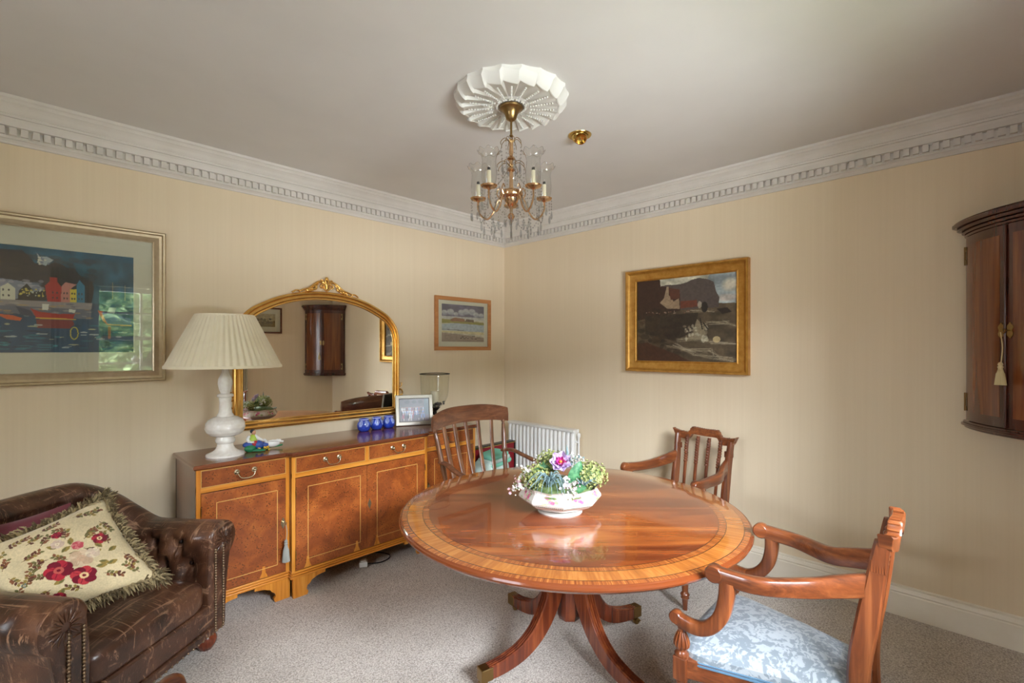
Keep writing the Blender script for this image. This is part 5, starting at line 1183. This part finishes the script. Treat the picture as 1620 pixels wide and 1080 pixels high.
# seat cushion
def superq(a, b, c, e1, e2, nu=48, nv=24):
    f = lambda w, e: math.copysign(abs(w)**e, w); rows = []
    for j in range(nv+1):
        p = -PI/2+PI*j/nv
        rows.append([(a*f(cos(p), e1)*f(cos(2*PI*i/nu), e2), b*f(cos(p), e1)*f(sin(2*PI*i/nu), e2), c*f(sin(p), e1)) for i in range(nu)])
    return rows
m = MB(); rows = superq(.292, .305, .082, .42, .22); 
rows = [[(x, y-.290, z+.292+.022*max(0, 1-(x/.27)**2)*max(0, 1-((y)/.30)**2)*(1 if z > 0 else 0)+.003*sin(30*x+9*y)) for x, y, z in r_] for r_ in rows]
m.grid(rows, cv=True); sc_ = obj('seat_cushion', m, M_LEA, ac, smooth=80)
m = MB()
for z, k2 in ((.335, 1.0), (.248, 1.0)):
    m.tube([(.283*math.copysign(abs(cos(t))**.22, cos(t)), -.290+.297*math.copysign(abs(sin(t))**.22, sin(t)), z) for t in [2*PI*i/90+.001 for i in range(90)]], .0045, 6, closed=True)
obj('piping', m, M_LEA, sc_)

# ---------------- cushions on the armchair ----------------
cvw = Canvas(230, 230, (214,196,156)); r = random.Random(12)
BR, GR, OL, RD, DR, PK, CR, BG = (96,58,44),(110,104,62),(148,126,66),(176,44,58),(118,28,44),(206,130,126),(222,206,176),(112,126,136)
def leafc(u, v, a, L, w, c):
    pts = [(u+L*f*cos(a)-w*sin(PI*f)*sin(a)*sg, v+L*f*sin(a)+w*sin(PI*f)*cos(a)*sg) for f, sg in [(k2/6, 1) for k2 in range(7)]+[(k2/6, -1) for k2 in range(6, -1, -1)]]
    cvw.poly(pts, c); 
def sprig(u, v, a, n_, c, L=.030):
    for q in range(n_):
        uu, vv = u+.026*q*cos(a), v+.026*q*sin(a); cvw.line(uu-.022*cos(a), vv-.022*sin(a), uu, vv, .0028, BR); leafc(uu, vv, a+.9+r.uniform(-.3,.3), L*1.3, .012, r.choice(c)); leafc(uu, vv, a-.9+r.uniform(-.3,.3), L*1.3, .012, r.choice(c))
def bloomc(u, v, R_, c1, c2, c3, n_=7):
    for q in range(n_): a = 2*PI*q/n_+r.uniform(-.2,.2); cvw.ell(u+R_*.6*cos(a), v+R_*.6*sin(a), R_*.48, R_*.48, c1 if q % 2 else c2)
    for q in range(n_): a = 2*PI*(q+.5)/n_; cvw.line(u+.2*R_*cos(a), v+.2*R_*sin(a), u+.9*R_*cos(a), v+.9*R_*sin(a), .0025, c2)
    cvw.ell(u, v, R_*.36, R_*.36, c3); cvw.ell(u, v, R_*.15, R_*.15, c2)
for (u, v, a, n_) in [(.10,.78,.3,5),(.26,.86,.1,6),(.5,.88,.25,5),(.75,.90,-.2,5),(.88,.72,-1.2,5),(.15,.52,-1.2,4),(.13,.30,1.3,4),(.30,.64,.2,5),(.45,.73,.8,4),(.60,.70,1.2,4),(.72,.62,.5,4),(.84,.50,1.5,5),(.34,.40,2.6,4),(.3,.25,3.4,4),(.48,.16,2.4,4),(.90,.30,-1.3,5),(.70,.20,-.6,5),(.62,.80,2.8,3),(.40,.55,2.9,4),(.9,.12,2.0,5),(.52,.48,2.2,4),(.68,.50,-.9,4),(.75,.66,.2,4),(.36,.52,3.3,4),(.22,.40,1.0,4),(.85,.85,.5,4),(.15,.66,.9,4),(.38,.80,.4,4),(.07,.1,.4,5),(.25,.10,.2,5)]:
    sprig(u, v, a, n_, [BR, OL, GR, (132,84,56)])
for (u, v, a) in [(.52,.56,.4),(.56,.52,-.5),(.60,.60,1.2),(.66,.30,-.3),(.70,.34,-.7),(.74,.28,.1),(.44,.30,3.3),(.40,.22,3.8),(.52,.62,2.4),(.80,.40,.3),(.78,.46,1.9)]:
    leafc(u, v, a, .085, .022, OL); leafc(u, v, a+.2, .06, .010, GR)
bloomc(.61,.43,.085,(214,190,158),(196,166,136),(206,170,140)); bloomc(.70,.44,.05,CR,(206,184,160),(214,190,170)); bloomc(.53,.66,.045,(206,184,166),(196,170,150),CR)
bloomc(.44,.40,.095,RD,DR,(190,90,80)); bloomc(.56,.26,.088,(190,60,66),DR,(226,190,140)); bloomc(.80,.56,.055,RD,DR,(230,200,150)); bloomc(.64,.57,.042,PK,(190,80,90),(206,110,110)); bloomc(.56,.76,.036,RD,DR,(150,30,50)); bloomc(.33,.15,.05,RD,DR,(226,190,140)); bloomc(.2,.4,.022,BG,GR,CR)
cvw.vary(115, .05); cvw.vary(8, .05)
M_TAP = attr_mat('needlepoint_wool', .9, spec=.1, bump=.5, sheen=.3)
def pillow(name, label, cn, thick, cv_, mat_, back, fringe=None, group=None):
    """cn: four world corners BL, BR, TR, TL"""
    A, B_, Cc, D = [Vector(p) for p in cn]; ctr = (A+B_+Cc+D)/4; nrm = (B_-A).cross(D-A).normalized()
    t = thing(name, label, 'cushion', tuple(ctr))
    def fn(u, v, s=1):
        p = A*(1-u)*(1-v)+B_*u*(1-v)+Cc*u*v+D*(1-u)*v
        pin = .030*(math.sin(PI*u)*(1-4*(v-.5)**2*0)*(abs(2*v-1)**6)); e = max(0, math.sin(PI*u)*math.sin(PI*v))
        q = p+(ctr-p)*(.09*(abs(2*v-1)**4*math.sin(PI*u)+abs(2*u-1)**4*math.sin(PI*v)))+nrm*s*thick*e**.45
        return tuple(q-ctr)
    if cv_ is not None: m = canvas_mesh(cv_, fn); obj('front', m, mat_, t, smooth=80)
    else: m = MB(); m.grid([[fn(i/24, j/24) for i in range(25)] for j in range(25)]); obj('front', m, mat_, t, smooth=80)
    m = MB(); m.grid([[fn(i/24, j/24, -1) for i in range(25)] for j in range(25)]); obj('back', m, back, t, smooth=80)
    if fringe:
        E_ = [fn(i/60, 0) for i in range(60)]+[fn(1, i/60) for i in range(60)]+[fn(1-i/60, 1) for i in range(60)]+[fn(0, 1-i/60) for i in range(60)]
        m = MB(); rr = random.Random(2)
        for i, p in enumerate(E_):
            p = Vector(p); o_ = (p-nrm*p.dot(nrm)).normalized()
            corner = min(i % 60, 60-i % 60) < 3
            for q in range(11 if corner else 7):
                d = (o_+Vector([rr.uniform(-.8,.8) for _ in range(3)])).normalized(); L = rr.uniform(.022,.046)*(1.35 if corner else 1)
                s0 = p+Vector([rr.uniform(-.006,.006) for _ in range(3)]); m.tube([s0, s0+d*L*.55+nrm*rr.uniform(-.012,.02), s0+d*L+Vector((0,0,-.006))], [.0032,.0040,.0010], 4, mat=i % 2)
        f_ = obj('fringe', m, fringe, t, smooth=60); f_['kind'] = 'stuff'
    return t
M_FR1 = plain('olive_fringe', (104,88,60), .9); M_FR2 = plain('straw_fringe', (160,142,104), .9); M_TBACK = plain('tan_cushion_back', (176,156,118), .9)
M_BURG = plain('burgundy_velvet', (106,36,46), .75, sheen=.5)
# ---------------- corner cabinet on the right ----------------
M_CAB = wood('cabinet_mahogany', (62,26,12), (108,54,26), (146,84,42), 2, .22, .5, .7); M_CABD = wood('cabinet_dark_border', (48,20,14), (70,30,18), (96,46,26), 2, .25, .5, .9)
cc = thing('corner_cabinet', 'dark mahogany bow front corner cabinet hung on the wall at the right edge', 'cabinet', (WX, BY, 1.055))
CL = .428; CH = 1.025                     # leg along each wall, height; local corner at 0,0, wall legs run to -x and +y
def bowp(e, n=24, a=0.0, b=1.0):
    """bowed front from the back-wall end (-CL,0) to the right-wall end (0,CL)"""
    out_ = []
    A = Vector((-CL-e, .028)); B_ = Vector((-.028, CL+e)); mid_ = (A+B_)/2; dn = Vector((-1, 1)).normalized(); half = (B_-A).length/2; sag = .088
    Rr = (half*half+sag*sag)/(2*sag); th = math.asin(half/Rr)
    for i in range(n+1):
        f = a+(b-a)*i/n; t = -th+2*th*f; p = mid_+dn*(Rr*cos(t)-(Rr-sag)+e*.4)+(B_-A).normalized()*Rr*sin(t); out_.append((p.x, p.y))
    return out_
def slab(m, e, z0, z1, a=0, b=1, th=None):
    P = bowp(e, 24, a, b)
    if th is None: Q = [(-.003, .003)] ; P2 = [(-CL-e, .003)]+P+[(-.003, CL+e), (-.003, .003)]
    else: P2 = P+bowp(e-th, 24, a, b)[::-1]
    m.prism([(x, y, z0) for x, y in P2], (0,0,z1-z0))
m = MB(); slab(m, -.012, .03, CH-.05); obj('carcass', m, M_CABD, cc, smooth=30)
m = MB()
for e, z0, z1 in ((.004,-.000,.014),(.014,.012,.026),(.008,.024,.036)): slab(m, e, z0, z1)
obj('base_moulding', m, M_CABD, cc, smooth=30, bevel=.003)
m = MB()
for e, z0, z1 in ((.004,CH-.075,CH-.060),(.012,CH-.060,CH-.045),(.026,CH-.045,CH-.028),(.040,CH-.028,CH-.008),(.034,CH-.008,CH)): slab(m, e, z0, z1)
obj('cornice', m, M_CABD, cc, smooth=30, bevel=.004)
for a, b, nm in ((0.035,.497,0),(.503,.965,1)):
    m = MB(); slab(m, .002, .040, CH-.078, a, b, .016); o = obj('door', m, M_CABD, cc, smooth=30)
    w_ = .045; m = MB(); slab(m, .0030, .085, CH-.120, a+w_*1.0, b-w_*1.0, .004); obj('door_panel', m, M_CAB, o, smooth=30)
    hx = a+.005 if nm == 0 else b-.005
    for z in (.13, CH-.17):
        m = MB()
        P = bowp(.006, 2, hx-.004, hx+.004); Pq = bowp(.006, 2, (a+.004 if nm == 0 else b-.030), (a+.030 if nm == 0 else b-.004))
        for zz_ in (-.042, .022): m.prism([(x, y, z+zz_) for x, y in Pq+bowp(.003, 2, (a+.004 if nm == 0 else b-.030), (a+.030 if nm == 0 else b-.004))[::-1]], (0,0,.022))
        m.tube([(P[1][0], P[1][1], z-.045), (P[1][0], P[1][1], z+.045)], .004, 8); obj('hinge', m, M_OLDBRASS, o)
    ex = b-.028 if nm == 0 else a+.030; p = bowp(.003, 2, ex-.001, ex+.001); tdir = (Vector(p[2])-Vector(p[0])).normalized(); nd = Vector((-tdir.y, tdir.x))
    if nd.dot(Vector((-1,1))) < 0: nd = -nd
    m = MB(); pts = [(.0125*math.sin(t)*(1+.22*math.cos(6*t)), .034*math.cos(t)*(1+.06*math.cos(8*t))) for t in [2*PI*i/36 for i in range(36)]]
    m.prism([(p[1][0]+tdir.x*x, p[1][1]+tdir.y*x, .475+z) for x, z in pts], (nd.x*.003, nd.y*.003, 0)); obj('escutcheon', m, M_OLDBRASS, o, smooth=0)
    if nm == 1: kp = Vector((WX+p[1][0], BY+p[1][1], 1.055+.475)); kn = nd.copy()
    if nm == 0: kp0 = Vector((WX+p[1][0], BY+p[1][1], 1.055+.475)); kn0 = nd.copy()
# from the camera the left door is the one on the right wall side
m = MB(); q = bowp(.006, 2, .4985, .5015); m.tube([(q[1][0], q[1][1], .042), (q[1][0], q[1][1], CH-.08)], .0065, 10); obj('door_bead', m, M_CABD, cc)
kq = kp0; kd = kn0
m = MB(); m.tube([kq, kq+Vector((kd.x*.028, kd.y*.028, 0))], .0026, 8); ce = kq+Vector((kd.x*.034, kd.y*.034, -.002)); m.tube([tuple(ce+Vector((kd.x*.010*cos(t), kd.y*.010*cos(t), .010*sin(t)))) for t in [2*PI*i/14 for i in range(14)]], .002, 6, closed=True)
tag(obj('key', m, M_OLDBRASS), 'brass key in the lock of the dark corner cabinet', 'key')
tassel('key_tassel', 'cream tassel hanging on a long cord from the corner cabinet key', 'tassel', tuple(ce+Vector((kd.x*.012, kd.y*.012, -.006))), 0, M_TASC, .135, .032, .066, .019)

# ---------------- radiator on the right wall ----------------
rad = thing('radiator', 'white ribbed panel radiator on the right wall near the room corner', 'radiator', (WX-.105, 2.46, 0))
y0, y1, z0, z1 = 0, .78, .17, .765
m = MB(); rows = []; P = []; n_ = 17
m.box(.004, .012, y0, y1, z0, z1); m.box(.062, .070, y0, y1, z0, z1)
for z_ in (z0, z1-.022): m.box(-.008, .014, y0, y1, z_, z_+.022)
obj('panel', m, M_WHITE, rad, smooth=0, bevel=.004)
m = MB()
for i in range(n_):
    y = y0+(i+.5)*(y1-y0)/n_; w_ = .017
    prof_ = [(y-w_, .004), (y-w_*.8, -.006), (y-w_*.35, -.011), (y+w_*.35, -.011), (y+w_*.8, -.006), (y+w_, .004)]
    rr = []
    for z_, k2 in ((z0+.020, 0), (z0+.045, .8), (z0+.06, 1), (z1-.06, 1), (z1-.045, .8), (z1-.020, 0)):
        rr.append([(.004+(x-.004)*k2, yy, z_) for yy, x in prof_])
    m.grid(rr)
obj('ribbed_face', m, M_WHITE, rad, smooth=60)
m = MB()
for z_ in (z0, z1-.003):
    m.box(.012, .062, y0, y1, z_, z_+.003)
for i in range(38): m.box(.014, .060, y0+.02*i+.008, y0+.02*i+.010, z0+.01, z1-.003)
obj('top_grille', m, M_WHITE, rad, smooth=0)
m = MB(); m.tube([(.035, y0-.022, .0), (.035, y0-.022, .72)], .0085, 12); m.tube([(.035, y0-.022, .66), (.035, y0+.01, .66)], .010, 12); m.lathe([(.012,0),(.015,.01),(.015,.03),(.010,.04)], 14, c=(.035, y0-.022, .70)); obj('valve_pipe', m, M_WHITE, rad)
m = MB()
for y in (.12, .66): m.box(.068, .102, y, y+.03, .3, .6)
obj('wall_bracket', m, M_WHITE, rad, smooth=0)

# ---------------- red case and pale bundle in the corner ----------------
M_RED = plain('dark_red_leatherette', (132,20,30), .45); 
rc = thing('red_case', 'dark red case with black lid edge standing in the corner behind the windsor chair', 'case', (2.70, 3.30, 0))
m = MB(); m.box(0, .50, -.21, -.15, 0, .590); obj('case_body', m, M_RED, rc, smooth=0, bevel=.006)
m = MB(); m.box(-.004, .504, -.214, -.146, .597, .605); obj('lid_edge', m, M_BLACK, rc, smooth=0, bevel=.003)
m = MB(); m.box(-.002, .502, -.212, -.148, .590, .597); obj('gilt_line', m, M_BRASS, rc, smooth=0)
m = MB()
for x in (0, .49):
    m.box(x-.004, x+.014, -.213, -.147, 0, .590)
obj('corner_binding', m, M_BLACK, rc, smooth=0)
M_MINT = plain('pale_mint_cloth', (196,216,206), .85); M_MINT2 = plain('mint_green_cloth', (128,200,174), .85)
t = thing('folded_cloth_bundle', 'heap of pale mint and white folded cloth in front of the red case', 'bundle', (2.74, 2.950, 0))
m = MB(); rows = superq(.17, .11, .25, .45, .5, 44, 26); m.grid([[(x*(1+.05*sin(9*z+5*y)), y*(1+.07*sin(11*z+7*x)), z+.255+.05*sin(8*x+1)*(z > .1)+.012*sin(24*x+16*y)) for x, y, z in r_] for r_ in rows], cv=True); obj('white_cloth', m, M_MINT, t, smooth=80)
m = MB()
for k2 in range(3):
    rows = superq(.14-.02*k2, .10, .016, .4, .4, 32, 8); m.grid([[(x+.05, y-.01, z*1.2+.500+.032*k2+.02*sin(8*x)) for x, y, z in r_] for r_ in rows], cv=True, mat=k2 % 2)
obj('folded_top', m, [M_MINT2, M_MINT], t, smooth=80)

# ---------------- cable and plug under the sideboard ----------------
pl = thing('plug', 'white three pin plug on a black cable lying on the carpet under the sideboard', 'plug', (1.606, 2.95, 0), -.5)
m = MB(); m.box(-.026, .026, -.022, .022, .006, .040); m.box(-.018, .018, -.018, .018, .040, .048); obj('plug_body', m, M_WHITE, pl, smooth=0, bevel=.005)
m = MB(); m.box(-.004,.004,.022,.044,.026,.032); m.box(-.015,-.008,.022,.038,.012,.018); m.box(.008,.015,.022,.038,.012,.018); obj('pins', m, M_BRASS, pl, smooth=0)
m = MB(); m.tube(spline([(.02,.0,.02),(.06,.01,.012),(.12,.03,.006),(.17,.08,.006),(.17,.14,.006),(.11,.19,.006),(.02,.22,.006),(-.1,.24,.006)], 8), .0035, 8); obj('cable', m, M_BLACK, pl)

# ---------------- cushions ----------------
pillow('floral_cushion', 'cream needlepoint cushion with red roses and a tasselled olive fringe on the armchair', [(0.012, 2.477, 0.429), (0.403, 2.42, 0.516), (0.269, 2.786, 0.79), (-0.142, 2.692, 0.684)], .070, cvw, M_TAP, M_TBACK, [M_FR1, M_FR2])
pillow('burgundy_cushion', 'plain burgundy cushion tucked behind the floral cushion on the armchair', [(-0.149, 2.813, 0.407), (0.184, 2.759, 0.497), (0.164, 2.865, 0.775), (-0.167, 2.861, 0.730)], .05, None, M_BURG, M_BURG)
# glass suncatcher hanging in the window, seen in the picture glass
m = MB(); m.tube([(0,0,.0),(0,0,-.05)], .0012, 5); m.lathe([(0,-.05),(.03,-.075),(.042,-.10),(.03,-.13),(0,-.142)], 20); tag(obj('glass_suncatcher', m, M_WHITE, loc=(.98, BY-.05, 1.42)), 'small white drop ornament hanging at the window', 'ornament')
